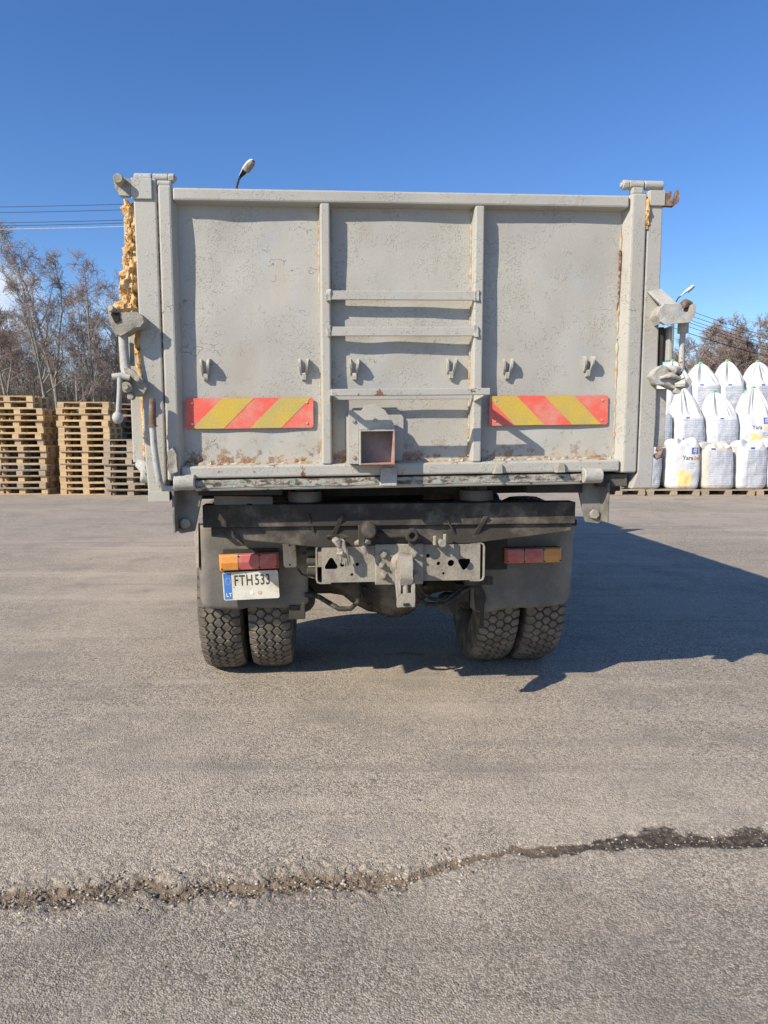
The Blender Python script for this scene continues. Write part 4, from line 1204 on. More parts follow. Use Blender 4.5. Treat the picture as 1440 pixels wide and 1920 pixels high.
# wiring behind the lamps
wr = MB()
wr.tube([(-0.72, 0.55, 0.925), (-0.65, 0.53, 0.915), (-0.60, 0.44, 0.92), (-0.52, 0.44, 0.90), (-0.46, 0.42, 0.905), (-0.40, 0.35, 0.925)], 0.006, 7)
wr.tube([(-0.49, 0.43, 0.74), (-0.47, 0.41, 0.715), (-0.43, 0.36, 0.71), (-0.40, 0.30, 0.715)], 0.005, 7)
wr.tube([(-0.83, 0.57, 0.90), (-0.82, 0.55, 0.885), (-0.80, 0.54, 0.875), (-0.79, 0.545, 0.86)], 0.008, 7)
smooth_by_angle(wr.build('lamp_wiring', M['hose'], truck, 0))
MB().box(-0.725, -0.655, 0.535, 0.555, 0.912, 0.930).build('cable_joint', M['dustbeam'], truck, 0.003)
for pts_, r_ in (([(-0.46, 0.60, 0.56), (-0.42, 0.59, 0.56), (-0.38, 0.58, 0.55), (-0.32, 0.54, 0.52), (-0.27, 0.5, 0.50), (-0.21, 0.48, 0.505), (-0.17, 0.48, 0.54), (-0.16, 0.5, 0.62), (-0.19, 0.53, 0.70), (-0.22, 0.55, 0.76), (-0.25, 0.6, 0.85)], 0.014),
                ([(0.11, 0.5, 0.76), (0.115, 0.49, 0.68), (0.13, 0.48, 0.61), (0.16, 0.48, 0.55), (0.21, 0.48, 0.52), (0.29, 0.5, 0.51), (0.36, 0.53, 0.535), (0.42, 0.56, 0.57), (0.52, 0.62, 0.60)], 0.013),
                ([(0.14, 0.5, 0.76), (0.145, 0.5, 0.69), (0.16, 0.5, 0.63), (0.19, 0.5, 0.58), (0.24, 0.5, 0.545), (0.31, 0.5, 0.535), (0.42, 0.58, 0.585), (0.52, 0.64, 0.62)], 0.010),
                ([(0.29, 0.45, 0.75), (0.32, 0.45, 0.725), (0.37, 0.45, 0.705), (0.42, 0.46, 0.70), (0.45, 0.48, 0.675), (0.46, 0.5, 0.64)], 0.008)):
    smooth_by_angle(MB().tube(pts_, r_, 10).build('brake_hose', M['hose'], truck, 0))

# ---- axle, springs, brake gear
AY, AZ, RT = 1.20, 0.515, 0.530
ax = MB()
ax.lathe([(-0.86, 0.085), (-0.36, 0.085), (-0.28, 0.10), (-0.22, 0.15), (-0.12, 0.205), (0.0, 0.225), (0.12, 0.205), (0.22, 0.15), (0.30, 0.10), (0.38, 0.085), (0.95, 0.085)], (0.05, AY, AZ), 'x', 28)
axle = smooth_by_angle(ax.build('rear_axle', M['dustbeam'], truck, 0))
smooth_by_angle(MB().lathe([(-0.30, 0.10), (-0.27, 0.17), (-0.22, 0.20), (0.0, 0.22)], (0.08, AY, AZ), 'y', 26).build('axle_cover', M['dustbeam'], axle, 0))
for k in range(10):
    a = 2 * math.pi * k / 10
    MB().bolt(0.08 + 0.185 * math.cos(a), AY - 0.24, AZ + 0.185 * math.sin(a), 0.012, 0.03).build('cover_bolt', M['dustbeam'], axle, 0)
for x in (-0.43, 0.47):
    for k in range(7):
        hw = 0.78 - 0.09 * k
        MB().prism([(AY - hw, 0.80 - 0.017 * k - 0.13 * 0 + 0.02), (AY, 0.72 - 0.017 * k), (AY + hw, 0.80 - 0.017 * k + 0.02), (AY + hw, 0.805 - 0.017 * k + 0.03), (AY, 0.7355 - 0.017 * k), (AY - hw, 0.805 - 0.017 * k + 0.03)], x - 0.04, x + 0.04, 'x').build('leaf_spring', M['chassis'], truck, 0)
    smooth_by_angle(MB().cyl((x + (0.05 if x > 0 else -0.05), AY - 0.22, 0.47), (x + (0.05 if x > 0 else -0.05), AY - 0.36, 0.47), 0.075, 18).build('brake_chamber', M['chassis'], axle, 0.01))
br = MB()
br.tube([(0.52, 0.62, 0.60), (0.535, 0.60, 0.52), (0.53, 0.60, 0.45)], [0.03, 0.035, 0.022], 10)
br.box(0.44, 0.60, 0.58, 0.63, 0.60, 0.645)
br.box(0.40, 0.47, 0.60, 0.68, 0.50, 0.60)
br.cyl((0.545, 0.59, 0.47), (0.545, 0.59, 0.36), 0.012, 8)
br.cyl((0.36, 0.62, 0.48), (0.36, 0.70, 0.48), 0.06, 16)
lumpy(br.build('brake_gear', M['dustbeam'], truck, 0), 0.004, 30, 1, 41)
MB().box(-0.55, -0.46, 0.60, 0.68, 0.42, 0.50).build('brake_bracket', M['chassis'], truck, 0.004)
smooth_by_angle(MB().cyl((0.04, AY + 0.2, 0.62), (0.04, 5.2, 0.80), 0.05, 14).build('drive_shaft', M['chassis'], truck, 0))

# ---- wheels
TW = 0.250
def tyre_mesh():
    h = TW / 2
    prof = [(-h * 0.60, 0.270), (-h * 0.92, 0.300), (-h * 1.03, 0.365), (-h * 1.04, 0.420), (-h * 0.985, 0.470), (-h * 0.90, 0.500), (-h * 0.84, 0.512), (-h * 0.5, 0.517), (0, 0.519), (h * 0.5, 0.517), (h * 0.84, 0.512), (h * 0.90, 0.500), (h * 0.985, 0.470), (h * 1.04, 0.420), (h * 1.03, 0.365), (h * 0.92, 0.300), (h * 0.60, 0.270)]
    n = 72
    V, F = [], []
    for d, r in prof:
        for k in range(n):
            a = 2 * math.pi * k / n
            V.append((d, r * math.cos(a), r * math.sin(a)))
    for i in range(len(prof) - 1):
        for k in range(n):
            l = (k + 1) % n
            F.append((i * n + k, (i + 1) * n + k, (i + 1) * n + l, i * n + l))
    # close the bead
    m = len(prof) - 1
    for k in range(n):
        l = (k + 1) % n
        F.append((m * n + k, k, l, m * n + l))
    me = bpy.data.meshes.new('tyre')
    me.from_pydata(V, [], F)
    me.validate()
    bm = bmesh.new()
    bm.from_mesh(me)
    bmesh.ops.recalc_face_normals(bm, faces=bm.faces)
    bm.to_mesh(me)
    bm.free()
    return me
def tread_mesh():
    V, F = [], []
    N = 56
    rows = 5
    half = TW / 2 * 0.90
    pw_ = 2 * half / rows
    for r in range(rows):
        wc = -half + (r + 0.5) * pw_
        for k in range(N):
            ac = 2 * math.pi * (k + (0.5 if r % 2 else 0.0)) / N
            da = math.pi / N * 0.93
            wv = pw_ * 0.5
            # interlocking lozenge: points run into the neighbouring rows
            hexp = [(-wv * 1.10, -da * 0.16), (-wv * 1.10, da * 0.16), (-wv * 0.40, da * 0.88), (wv * 0.40, da * 0.88), (wv * 1.10, da * 0.16), (wv * 1.10, -da * 0.16), (wv * 0.40, -da * 0.88), (-wv * 0.40, -da * 0.88)]
            if r == 0:
                hexp = [(-wv * 1.25, -da * 0.80), (-wv * 1.25, da * 0.80), (wv * 0.55, da * 0.84), (wv * 1.18, da * 0.22), (wv * 1.18, -da * 0.22), (wv * 0.55, -da * 0.84)]
            if r == rows - 1:
                hexp = [(-wv * 1.18, -da * 0.22), (-wv * 1.18, da * 0.22), (-wv * 0.55, da * 0.84), (wv * 1.25, da * 0.80), (wv * 1.25, -da * 0.80), (-wv * 0.55, -da * 0.84)]
            n = len(hexp)
            o = len(V)
            for lev, sc in ((0.500, 1.0), (0.528, 0.985), (0.5315, 0.93)):
                for w, a in hexp:
                    ww = wc + w * sc
                    edge = abs(ww) / half
                    rr = lev - 0.007 * edge ** 2 - (0.012 if edge > 1.02 else 0)
                    an = ac + a * sc
                    V.append((ww, rr * math.cos(an), rr * math.sin(an)))
            for q in range(2):
                for i in range(n):
                    j = (i + 1) % n
                    F.append((o + q * n + i, o + q * n + j, o + (q + 1) * n + j, o + (q + 1) * n + i))
            F.append(tuple(o + 2 * n + i for i in range(n)))
    me = bpy.data.meshes.new('tread')
    me.from_pydata(V, [], F)
    me.validate()
    bm = bmesh.new()
    bm.from_mesh(me)
    bmesh.ops.recalc_face_normals(bm, faces=bm.faces)
    bm.to_mesh(me)
    bm.free()
    return me
tyme, trme = tyre_mesh(), tread_mesh()
rim_mb = MB().lathe([(-0.10, 0.285), (-0.105, 0.262), (-0.06, 0.25), (-0.02, 0.24), (0.02, 0.16), (0.03, 0.11), (0.05, 0.10), (0.06, 0.03)], (0, 0, 0), 'x', 40)
rime = rim_mb.build('rim', M['rim'], None, 0)
smooth_by_angle(rime)
rim_me = rime.data
bpy.data.objects.remove(rime)
def wheel(x, y, face):
    w = empty('wheel', (x, y, AZ + 0.001), 0)
    w.parent = truck
    if face < 0:
        w.rotation_euler = (random.Random(x).random() * 6, 0, math.pi)
    else:
        w.rotation_euler = (random.Random(x).random() * 6, 0, 0)
    link('rim', rim_me, M['rim'], w)
    ty = link('tyre', tyme, M['tyre'], w, True)
    link('tread', trme, M['treadrub'], w, False, 0, 'stuff')
for x, f in ((-0.950, -1), (-0.668, 1), (0.680, -1), (0.958, 1)):
    wheel(x, AY, f)
for x, f in ((-0.93, -1), (1.0, 1)):
    wheel(x, 5.55, f)

# ---- cab in front of the body (hidden from here)
cb_ = MB().prism([(4.95, 0.75), (6.75, 0.75), (6.78, 1.55), (6.62, 2.50), (6.45, 2.62), (4.95, 2.62)], -1.15, 1.22, 'x')
cabo = cb_.build('cab', M['cab'], truck, 0.05)
MB().hexa([(-0.98, 6.745, 1.66), (1.05, 6.745, 1.66), (1.05, 6.785, 1.66), (-0.98, 6.785, 1.66), (-0.95, 6.62, 2.40), (1.02, 6.62, 2.40), (1.02, 6.66, 2.40), (-0.95, 6.66, 2.40)]).build('windscreen', M['glass'], cabo, 0.005)
for sx_ in (-1.156, 1.215):
    MB().box(sx_, sx_ + 0.012, 5.55, 6.45, 1.68, 2.36).build('side_window', M['glass'], cabo, 0.003)
MB().box(-1.12, 1.19, 6.76, 6.90, 0.50, 0.78).build('front_bumper', M['chassis'], truck, 0.02)
MB().lathe([(-0.93, 0.07), (0.93, 0.07)], (0.035, 5.55, AZ), 'x', 16).build('front_axle', M['chassis'], truck, 0)

# ================================================================== PALLETS
def wood(name, a, b, dark):
    t = NT(name)
    oi = t.n('ShaderNodeObjectInfo').outputs['Random']
    g = t.noise(4, 4, 0.6, t.vec((1.5, 22, 22)))
    col = t.mix(t.ramp(g, 0.3, 0.7), a, b)
    col = t.mix(t.ramp(oi, 0.0, 1.0, 0.0, 0.55), col, dark)
    col = t.mix(t.ramp(t.noise(7, 4), 0.6, 0.72, 0, 0.5), col, tuple(x * 0.45 for x in dark))
    return t.done(col, 0.8, t.bump(g, 0.3, 0.004), 0, 0.2)
M['pine'] = wood('fresh_pine', (0.63, 0.455, 0.255), (0.53, 0.375, 0.20), (0.36, 0.27, 0.175))
M['oldwood'] = wood('weathered_wood', (0.46, 0.365, 0.255), (0.37, 0.295, 0.21), (0.26, 0.22, 0.175))
M['darkwood'] = wood('damp_wood', (0.20, 0.15, 0.10), (0.15, 0.11, 0.075), (0.09, 0.07, 0.055))
def box_mesh(name, lx, ly, lz):
    mb = MB().box(-lx / 2, lx / 2, -ly / 2, ly / 2, -lz / 2, lz / 2)
    me = bpy.data.meshes.new(name)
    me.from_pydata([tuple(v) for v in mb.v], [], mb.f)
    return me
PB = {}
for wd in ('pine', 'oldwood', 'darkwood'):
    PB[wd] = {'deck_wide': box_mesh('deck_board', 1.2, 0.145, 0.022), 'deck_thin': box_mesh('deck_board', 1.2, 0.10, 0.022), 'cross': box_mesh('stringer_board', 0.145, 0.8, 0.022), 'block': box_mesh('block', 0.145, 0.10, 0.078), 'blockw': box_mesh('block', 0.145, 0.145, 0.078), 'foot': box_mesh('bottom_board', 1.2, 0.10, 0.022), 'footw': box_mesh('bottom_board', 1.2, 0.145, 0.022)}
    for m in PB[wd].values():
        m.materials.append(M[wd])
LAY = []
for yy, k in ((-0.3275, 'deck_wide'), (-0.175, 'deck_thin'), (0, 'deck_wide'), (0.175, 'deck_thin'), (0.3275, 'deck_wide')):
    LAY.append(('deck_board', k, 0, yy, 0.133))
for xx in (-0.5275, 0, 0.5275):
    LAY.append(('stringer_board', 'cross', xx, 0, 0.111))
    for yy, k in ((-0.35, 'block'), (0, 'blockw'), (0.35, 'block')):
        LAY.append(('block', k, xx, yy, 0.061))
for yy, k in ((-0.35, 'foot'), (0, 'footw'), (0.35, 'foot')):
    LAY.append(('bottom_board', k, 0, yy, 0.011))
PJ = {}
def joined_pallet(wd):
    if wd not in PJ:
        mb = MB()
        dims = {'deck_wide': (1.2, .145, .022), 'deck_thin': (1.2, .1, .022), 'cross': (.145, .8, .022), 'block': (.145, .1, .078), 'blockw': (.145, .145, .078), 'foot': (1.2, .1, .022), 'footw': (1.2, .145, .022)}
        for nm, k, x, y, z in LAY:
            a, b, c = dims[k]
            mb.box(x - a / 2, x + a / 2, y - b / 2, y + b / 2, z - c / 2, z + c / 2)
        me = bpy.data.meshes.new('pallet')
        me.from_pydata([tuple(v) for v in mb.v], [], mb.f)
        me.materials.append(M[wd])
        PJ[wd] = me
    return PJ[wd]
ORD = ['lowest', 'second', 'third', 'fourth', 'fifth', 'sixth', 'seventh', 'eighth', 'ninth', 'tenth', 'eleventh', 'twelfth', 'thirteenth', 'fourteenth', 'fifteenth', 'sixteenth', 'seventeenth']
def pallet(x, y, z, rz, wd, label, group, detailed=True, seed=0, scale=1.0):
    r = random.Random(seed)
    if detailed:
        p = empty('wooden_pallet', (x, y, z), rz)
        for nm, k, px, py, pz in LAY:
            o = bpy.data.objects.new(nm, PB[wd][k])
            COL.objects.link(o)
            o.parent = p
            o.location = (px + r.uniform(-.006, .006), py + r.uniform(-.004, .004), pz)
            o.rotation_euler = (0, 0, r.uniform(-.008, .008))
    else:
        p = bpy.data.objects.new('wooden_pallet', joined_pallet(wd))
        COL.objects.link(p)
        p.location = (x, y, z)
        p.rotation_euler = (0, 0, rz)
    p.scale = (scale, 1, 1)
    tag(p, label, 'pallet', group)
    return p
rp_ = random.Random(12)
def stack(x, y, n, wd, where, group, detailed=True, mix=0.0, jit=0.03, drop=None, start=0, z0=0.0, base_rz=0.0):
    for i in range(n):
        w = wd
        if mix and rp_.random() < mix:
            w = 'oldwood' if wd == 'pine' else 'darkwood'
        jx = rp_.uniform(-jit, jit)
        pallet(x + jx, y + rp_.uniform(-jit, jit), z0 + i * 0.1445, base_rz + rp_.uniform(-.02, .02), w, f'{ORD[i + start]} pallet from the ground {where}', group, detailed, int(x * 1000) + i)
stack(-8.58, 17.15, 14, 'pine', 'in the tall stack at the left edge of the picture', 'pallets of the leftmost stack', mix=0.22, jit=0.06)
stack(-8.78, 17.12, 2, 'pine', 'in the tall stack at the left edge of the picture', 'pallets of the leftmost stack', jit=0.03, start=14, z0=14 * 0.1445)
stack(-7.00, 17.05, 15, 'pine', 'in the neat pale stack between leftmost stack and truck', 'pallets of the neat middle stack', jit=0.02)
stack(-5.82, 16.65, 9, 'oldwood', 'in the grey stack half hidden by the truck corner', 'weathered pallets beside the truck corner', mix=0.15, jit=0.05)
stack(-8.0, 18.25, 14, 'oldwood', 'in the stack behind the gap between leftmost and middle stacks', 'pallets standing behind', detailed=False, mix=0.2, jit=0.07)
stack(-6.55, 18.15, 15, 'oldwood', 'in the stack behind the neat middle stack', 'pallets standing behind', detailed=False, mix=0.2, jit=0.08, base_rz=0.04)
stack(-5.25, 18.1, 14, 'pine', 'in the brown stack behind the grey stack', 'pallets standing behind', detailed=False, mix=0.4, jit=0.08)
stack(-10.0, 17.3, 13, 'pine', 'in the stack cut off by the left picture edge', 'pallets cut off by the frame', detailed=False, mix=0.2, jit=0.05)

# ================================================================== BIG BAGS
t = NT('woven_bag_white')
wv = t.noise(3, 4, 0.6)
M['bag'] = t.done(t.mix(t.ramp(wv, 0.35, 0.7), (0.64, 0.64, 0.645), (0.57, 0.57, 0.56)), 0.62, t.bump(t.noise(14, 5, 0.6, t.vec((1, 1, 0.6))), 0.55, 0.02), 0, 0.3)
t = NT('woven_bag_creamy')
M['bagcream'] = t.done(t.mix(t.ramp(t.noise(3, 4), 0.35, 0.7), (0.58, 0.545, 0.475), (0.51, 0.485, 0.43)), 0.62, t.bump(t.noise(14, 5, 0.6, t.vec((1, 1, 0.6))), 0.55, 0.02), 0, 0.3)
t = NT('bag_print')
sp_ = t.n('ShaderNodeSeparateXYZ', {0: t.tc.outputs['Object']})
ln_ = t.math('FRACT', t.math('MULTIPLY', sp_.outputs[2], 24.0))
words = t.noise(30, 2, 0.5, t.vec((1, 0.01, 0.8)))
blk = t.noise(3.2, 1, 0.5, t.vec((1, 0.01, 1.6)))
msk = t.math('MULTIPLY', t.math('LESS_THAN', ln_, 0.58), t.ramp(words, 0.36, 0.46))
msk = t.math('MULTIPLY', msk, t.ramp(blk, 0.34, 0.46, 0.45, 1.0))
M['print'] = t.done(t.mix(msk, (0.55, 0.56, 0.585), (0.37, 0.395, 0.45)), 0.6, t.bump(t.noise(14, 5, 0.6, t.vec((1, 1, 0.6))), 0.4, 0.02), 0, 0.3)
M['bagblue'] = plain('bag_logo_blue', (0.05, 0.10, 0.33), 0.6)
M['bagtext'] = plain('bag_text_dark', (0.06, 0.09, 0.17), 0.6)
M['bagorange'] = plain('bag_text_orange', (0.75, 0.27, 0.12), 0.6)
M['bagyellow'] = grime('bag_shape_yellow', (0.86, 0.60, 0.24), (0.86, 0.66, 0.36), 8, rough=0.6, bump=0.1)
M['bagsoft'] = plain('bag_text_bluegrey', (0.35, 0.47, 0.60), 0.6)
M['loop'] = plain('green_sleeve', (0.20, 0.60, 0.24), 0.55)
def bag(x, y, z, w, d, h, top, label, group, seed, rz=0.0, neck=0.62, printed=True, brand=None, cream=False, pr_off=0.05):
    g = random.Random(seed)
    rz += g.uniform(-0.13, 0.13)
    root = empty('bulk_bag', (x, y, z), rz)
    tag(root, label, 'bulk bag', group)
    ph1, ph2, ph3 = g.random() * 6, g.random() * 6, g.random() * 6
    lean = g.uniform(-0.06, 0.06)
    nf1, nf2 = g.choice((4.5, 5.5, 6.5)), g.choice((7.5, 8.5, 9.5))
    skew = g.uniform(-0.10, 0.10)
    plump = g.uniform(0.52, 0.74)
    ex = 4.2
    def half(t_):
        b = 1.0 + 0.055 * math.sin(math.pi * min(max(t_, 0), 1)) - 0.03 * t_
        if t_ < 0.10:
            b *= 0.86 + 0.14 * math.sqrt(max(0, 1 - ((0.10 - t_) / 0.10) ** 2))
        return b
    def crumple(p):
        return 0.030 * noise.noise(Vector((p[0] * 3.2 + seed * 3.7, p[1] * 3.2, p[2] * 2.1))) + 0.016 * noise.noise(Vector((p[0] * 9 + seed, p[1] * 9, p[2] * 6)))
    def front(px, pz):
        t_ = pz / h
        hw, hd = w / 2 * half(t_), d / 2 * half(t_)
        q = min(abs(px) / hw, 0.999)
        yy = -hd * (1 - q ** ex) ** (1 / ex)
        return (px + lean * pz, yy - crumple((px, yy, pz)) - 0.004, pz)
    NS = 96
    rings = []
    NB = 18
    for i in range(NB + 1):
        t_ = i / NB
        hw, hd = w / 2 * half(t_), d / 2 * half(t_)
        ring = []
        for k in range(NS):
            a = 2 * math.pi * k / NS
            ca, sa = math.cos(a), math.sin(a)
            q = (abs(ca) ** ex + abs(sa) ** ex) ** (-1 / ex)
            px, py = hw * ca * q, hd * sa * q
            dd = crumple((px, py, t_ * h))
            ln = math.hypot(px, py) + 1e-6
            px, py = px * (1 + dd / ln), py * (1 + dd / ln)
            ring.append((px + lean * t_ * h, py, t_ * h))
        rings.append(ring)
    if top == 'neck':
        NC = 14
        for i in range(1, NC + 1):
            s = i / NC
            sc = (1 - s) ** plump * 0.87 + 0.13
            zz = h + neck * (s ** 1.02)
            e2 = ex * (1 - s) + 2.2 * s
            ring = []
            for k in range(NS):
                a = 2 * math.pi * k / NS
                ca, sa = math.cos(a), math.sin(a)
                q = (abs(ca) ** e2 + abs(sa) ** e2) ** (-1 / e2)
                f = s * (1 - 0.55 * s)
                fold = 1 + f * (0.80 * (abs(math.sin(nf1 * a + ph1 + 0.9 * s)) - 0.6) + 0.50 * (abs(math.sin(nf2 * a + ph2 + s)) - 0.6) + 0.12 * math.sin(23 * a + ph3 - s))
                # deep tuck in the middle of front and back
                tuck = math.exp(-((ca - 0.12 * math.sin(ph3)) / 0.24) ** 2) * min(1.0, f * 2.4)
                xs = w / 2 * sc * ca * q * fold
                ys = d / 2 * (sc * (0.86 if s < 1 else 1)) * sa * q * fold * (1 - 0.72 * tuck)
                ring.append((xs + lean * zz + (0.03 * math.sin(ph2) + skew) * s, ys, zz + 0.015 * math.sin(7 * a + ph3) * (1 - s)))
            rings.append(ring)
    else:
        NC = 9
        for i in range(1, NC + 1):
            s = i / NC
            sc = math.cos(s * math.pi / 2) ** 0.75 if s < 1 else 0.02
            zz = h + 0.10 * math.sin(s * math.pi / 2)
            ring = []
            for k in range(NS):
                a = 2 * math.pi * k / NS
                ca, sa = math.cos(a), math.sin(a)
                e2 = ex * (1 - s) + 2.2 * s
                q = (abs(ca) ** e2 + abs(sa) ** e2) ** (-1 / e2)
                fold = 1 + s * (1 - s) * 4 * 0.05 * math.sin(13 * a + ph1) + 0.03 * math.sin(21 * a + ph2) * s
                zz2 = zz + (s * (1 - s) * 4) * (0.05 * math.sin(9 * a + ph3) + 0.13 * noise.noise(Vector((ca * 3, sa * 3, seed))))
                ring.append((w / 2 * sc * ca * q * fold * half(1) + lean * zz, d / 2 * sc * sa * q * fold * half(1), zz2))
            rings.append(ring)
    V = [p for r_ in rings for p in r_]
    F = []
    for i in range(len(rings) - 1):
        for k in range(NS):
            l = (k + 1) % NS
            F.append((i * NS + k, i * NS + l, (i + 1) * NS + l, (i + 1) * NS + k))
    F.append(tuple(range(NS - 1, -1, -1)))
    F.append(tuple((len(rings) - 1) * NS + k for k in range(NS)))
    me = bpy.data.meshes.new('sack')
    me.from_pydata(V, [], F)
    link('sack', me, M['bagcream'] if cream else M['bag'], root, True)
    def decal(name, V2, F2, mat, parent=root, lift=0.0):
        mm = bpy.data.meshes.new(name)
        vv = []
        for a, b in V2:
            p = front(a, b)
            vv.append((p[0], p[1] - lift, p[2]))
        mm.from_pydata(vv, [], F2)
        return link(name, mm, M[mat], parent)
    def grid(x0, x1, z0, z1, nx, nz, fx=None):
        vs2, fs2 = [], []
        for j in range(nz + 1):
            for i in range(nx + 1):
                a = x0 + (x1 - x0) * i / nx
                b = z0 + (z1 - z0) * j / nz
                vs2.append(fx(a, b, i / nx, j / nz) if fx else (a, b))
        for j in range(nz):
            for i in range(nx):
                o_ = j * (nx + 1) + i
                fs2.append((o_, o_ + 1, o_ + nx + 2, o_ + nx + 1))
        return vs2, fs2
    if brand:
        lx, lz = w * 0.17, h * 0.80
        lw_ = 0.145
        if lz + lw_ > h * 0.97:
            lz = h * 0.97 - lw_
        lg = decal('logo', *grid(lx, lx + lw_, lz, lz + lw_ * 1.05, 6, 6), 'bagblue')
        # ship in outline over the name
        for k in range(3):
            u = lx + lw_ * (0.22 + 0.2 * k)
            decal('logo_sail', *grid(u, u + 0.016, lz + 0.085, lz + 0.135, 2, 4, lambda a, b, i, j: (a + 0.018 * math.sin(j * 2.6), b)), 'white', lg, 0.002)
        decal('logo_hull', *grid(lx + 0.025, lx + 0.122, lz + 0.056, lz + 0.070, 8, 2, lambda a, b, i, j: (a, b + 0.05 * (i - 0.5) ** 2)), 'white', lg, 0.002)
        V2, F2 = text2d('YARA', 0.042, 0.95)
        decal('logo_name', [(a + lx + 0.018, b + lz + 0.012) for a, b in V2], F2, 'white', lg, 0.002)
        tz = lz - 0.125
        V2, F2 = text2d('Yara', 0.135, 0.92, 1.0, 0.002)
        wid = max(a for a, b in V2)
        x_ = -w * 0.10 if brand == 1 else -w * 0.16
        decal('brand_text', [(a + x_, b + tz) for a, b in V2], F2, 'bagtext')
        V2, F2 = text2d('Bela', 0.135, 0.82, 1.0, 0.002)
        decal('brand_text', [(min(a + x_ + wid + 0.008, w * 0.475), b + tz) for a, b in V2], F2, 'bagorange' if brand == 1 else 'bagyellow')
        for dz_, ww in ((0.10, 0.12), (0.155, 0.15), (0.20, 0.10)):
            decal('small_print', *grid(w * 0.12, w * 0.12 + ww, tz - dz_, tz - dz_ + 0.022, 4, 1), 'bagsoft')
        decal('yellow_shape', *grid(-w * 0.22, w * 0.18, h * 0.07, h * 0.46, 8, 8, lambda a, b, i, j: (a + 0.02 * j, b - 0.10 * i * j)), 'bagyellow')
        if brand == 2:
            V2, F2 = text2d('+27', 0.07, 0.8)
            decal('small_print', [(a + w * 0.24, b + h * 0.20) for a, b in V2], F2, 'bagtext')
    elif printed:
        p0 = -w * 0.30 + pr_off * w
        decal('print_panel', *grid(p0, w * 0.44, h * 0.10, h * 0.93, 10, 14), 'print')
        decal('small_logo', *grid(p0 + 0.06, p0 + 0.15, h * 0.955, h * 0.995, 3, 2), 'bagblue')
        V2, F2 = text2d('1', 0.07, 0.8)
        decal('hazard_mark', [(a + p0 + 0.03, b + h * 0.12) for a, b in V2], F2, 'bagorange', root, 0.003)
    if top == 'neck':
        zt_ = h + neck
        for sg in (-1, 1):
            mb = MB()
            mb.tube([(lean * zt_ + sg * 0.085, sg * 0.03, zt_ - 0.10), (lean * zt_ + sg * 0.06, sg * 0.02, zt_ - 0.01), (lean * zt_ + sg * 0.02, 0, zt_ + 0.035), (lean * zt_ - sg * 0.035, -sg * 0.02, zt_ + 0.025), (lean * zt_ - sg * 0.08, -sg * 0.04, zt_ - 0.03)], [0.014, 0.024, 0.028, 0.024, 0.012], 8, flat=0.6)
            mb.v = [v + Vector((0.03 * math.sin(ph2) + skew, 0, 0)) for v in mb.v]
            smooth_by_angle(mb.build('lifting_loop', M['loop'], root, 0))
    return root
PZ = 0.1445
G1, G2, G3 = 'bulk bags of the bottom row', 'bulk bags of the middle row', 'bulk bags at the top behind'
bw = 0.725
bag(5.33, 16.82, PZ, bw, 0.72, 1.0, 'flat', 'white bulk bag seen under the truck corner, in the bottom row', G1, 1)
bag(6.08, 16.82, PZ, bw, 0.72, 1.02, 'flat', 'white bulk bag of the bottom row half hidden by the truck post', G1, 2)
bag(6.99, 16.80, PZ, 0.74, 0.72, 1.02, 'flat', 'white bulk bag with blue logo and yellow shape in the bottom row', G1, 3, brand=1)
bag(7.80, 16.80, PZ, 0.76, 0.74, 0.96, 'flat', 'creamy slumped bulk bag right of the one with the logo in the bottom row', G1, 4, cream=True, pr_off=0.0)
bag(8.56, 16.82, PZ, 0.73, 0.72, 0.98, 'flat', 'white bulk bag with grey print, second to the right of the bottom logo bag', G1, 5)
bag(9.33, 16.80, PZ, bw, 0.72, 1.02, 'flat', 'white bulk bag of the bottom row cut off by the right picture edge', G1, 6)
Z2 = 1.15
bag(6.62, 17.55, Z2, 0.74, 0.72, 0.72, 'flat', 'low rounded white bag of the middle row beside the truck side wall', G2, 11)
bag(7.43, 17.55, Z2, 0.74, 0.72, 0.68, 'neck', 'white green-looped bag of the middle row standing above the bottom logo bag', G2, 12, neck=0.70)
bag(8.22, 17.55, Z2, 0.77, 0.74, 0.66, 'neck', 'white green-looped bag of the middle row above the creamy slumped bag', G2, 13, neck=0.62, pr_off=0.10)
bag(9.03, 17.55, Z2, 0.79, 0.74, 0.68, 'neck', 'white green-looped bag with blue logo in the middle row', G2, 14, neck=0.70, brand=2)
bag(9.84, 17.55, Z2, 0.75, 0.72, 0.70, 'neck', 'white green-looped bag of the middle row at the right picture edge', G2, 15, neck=0.62)
Z3 = 1.97
for i, (x_, nk, lab) in enumerate(((7.80, 0.62, 'topmost green-looped bag behind the latch rod of the truck'), (8.58, 0.56, 'topmost green-looped bag second from the truck'), (9.25, 0.62, 'topmost green-looped bag third from the truck'), (10.08, 0.60, 'topmost green-looped bag at the right picture edge'))):
    bag(x_, 19.35, Z3, 0.84 if i != 2 else 0.72, 0.76, 0.76, 'neck', lab, G3, 30 + i, neck=nk)
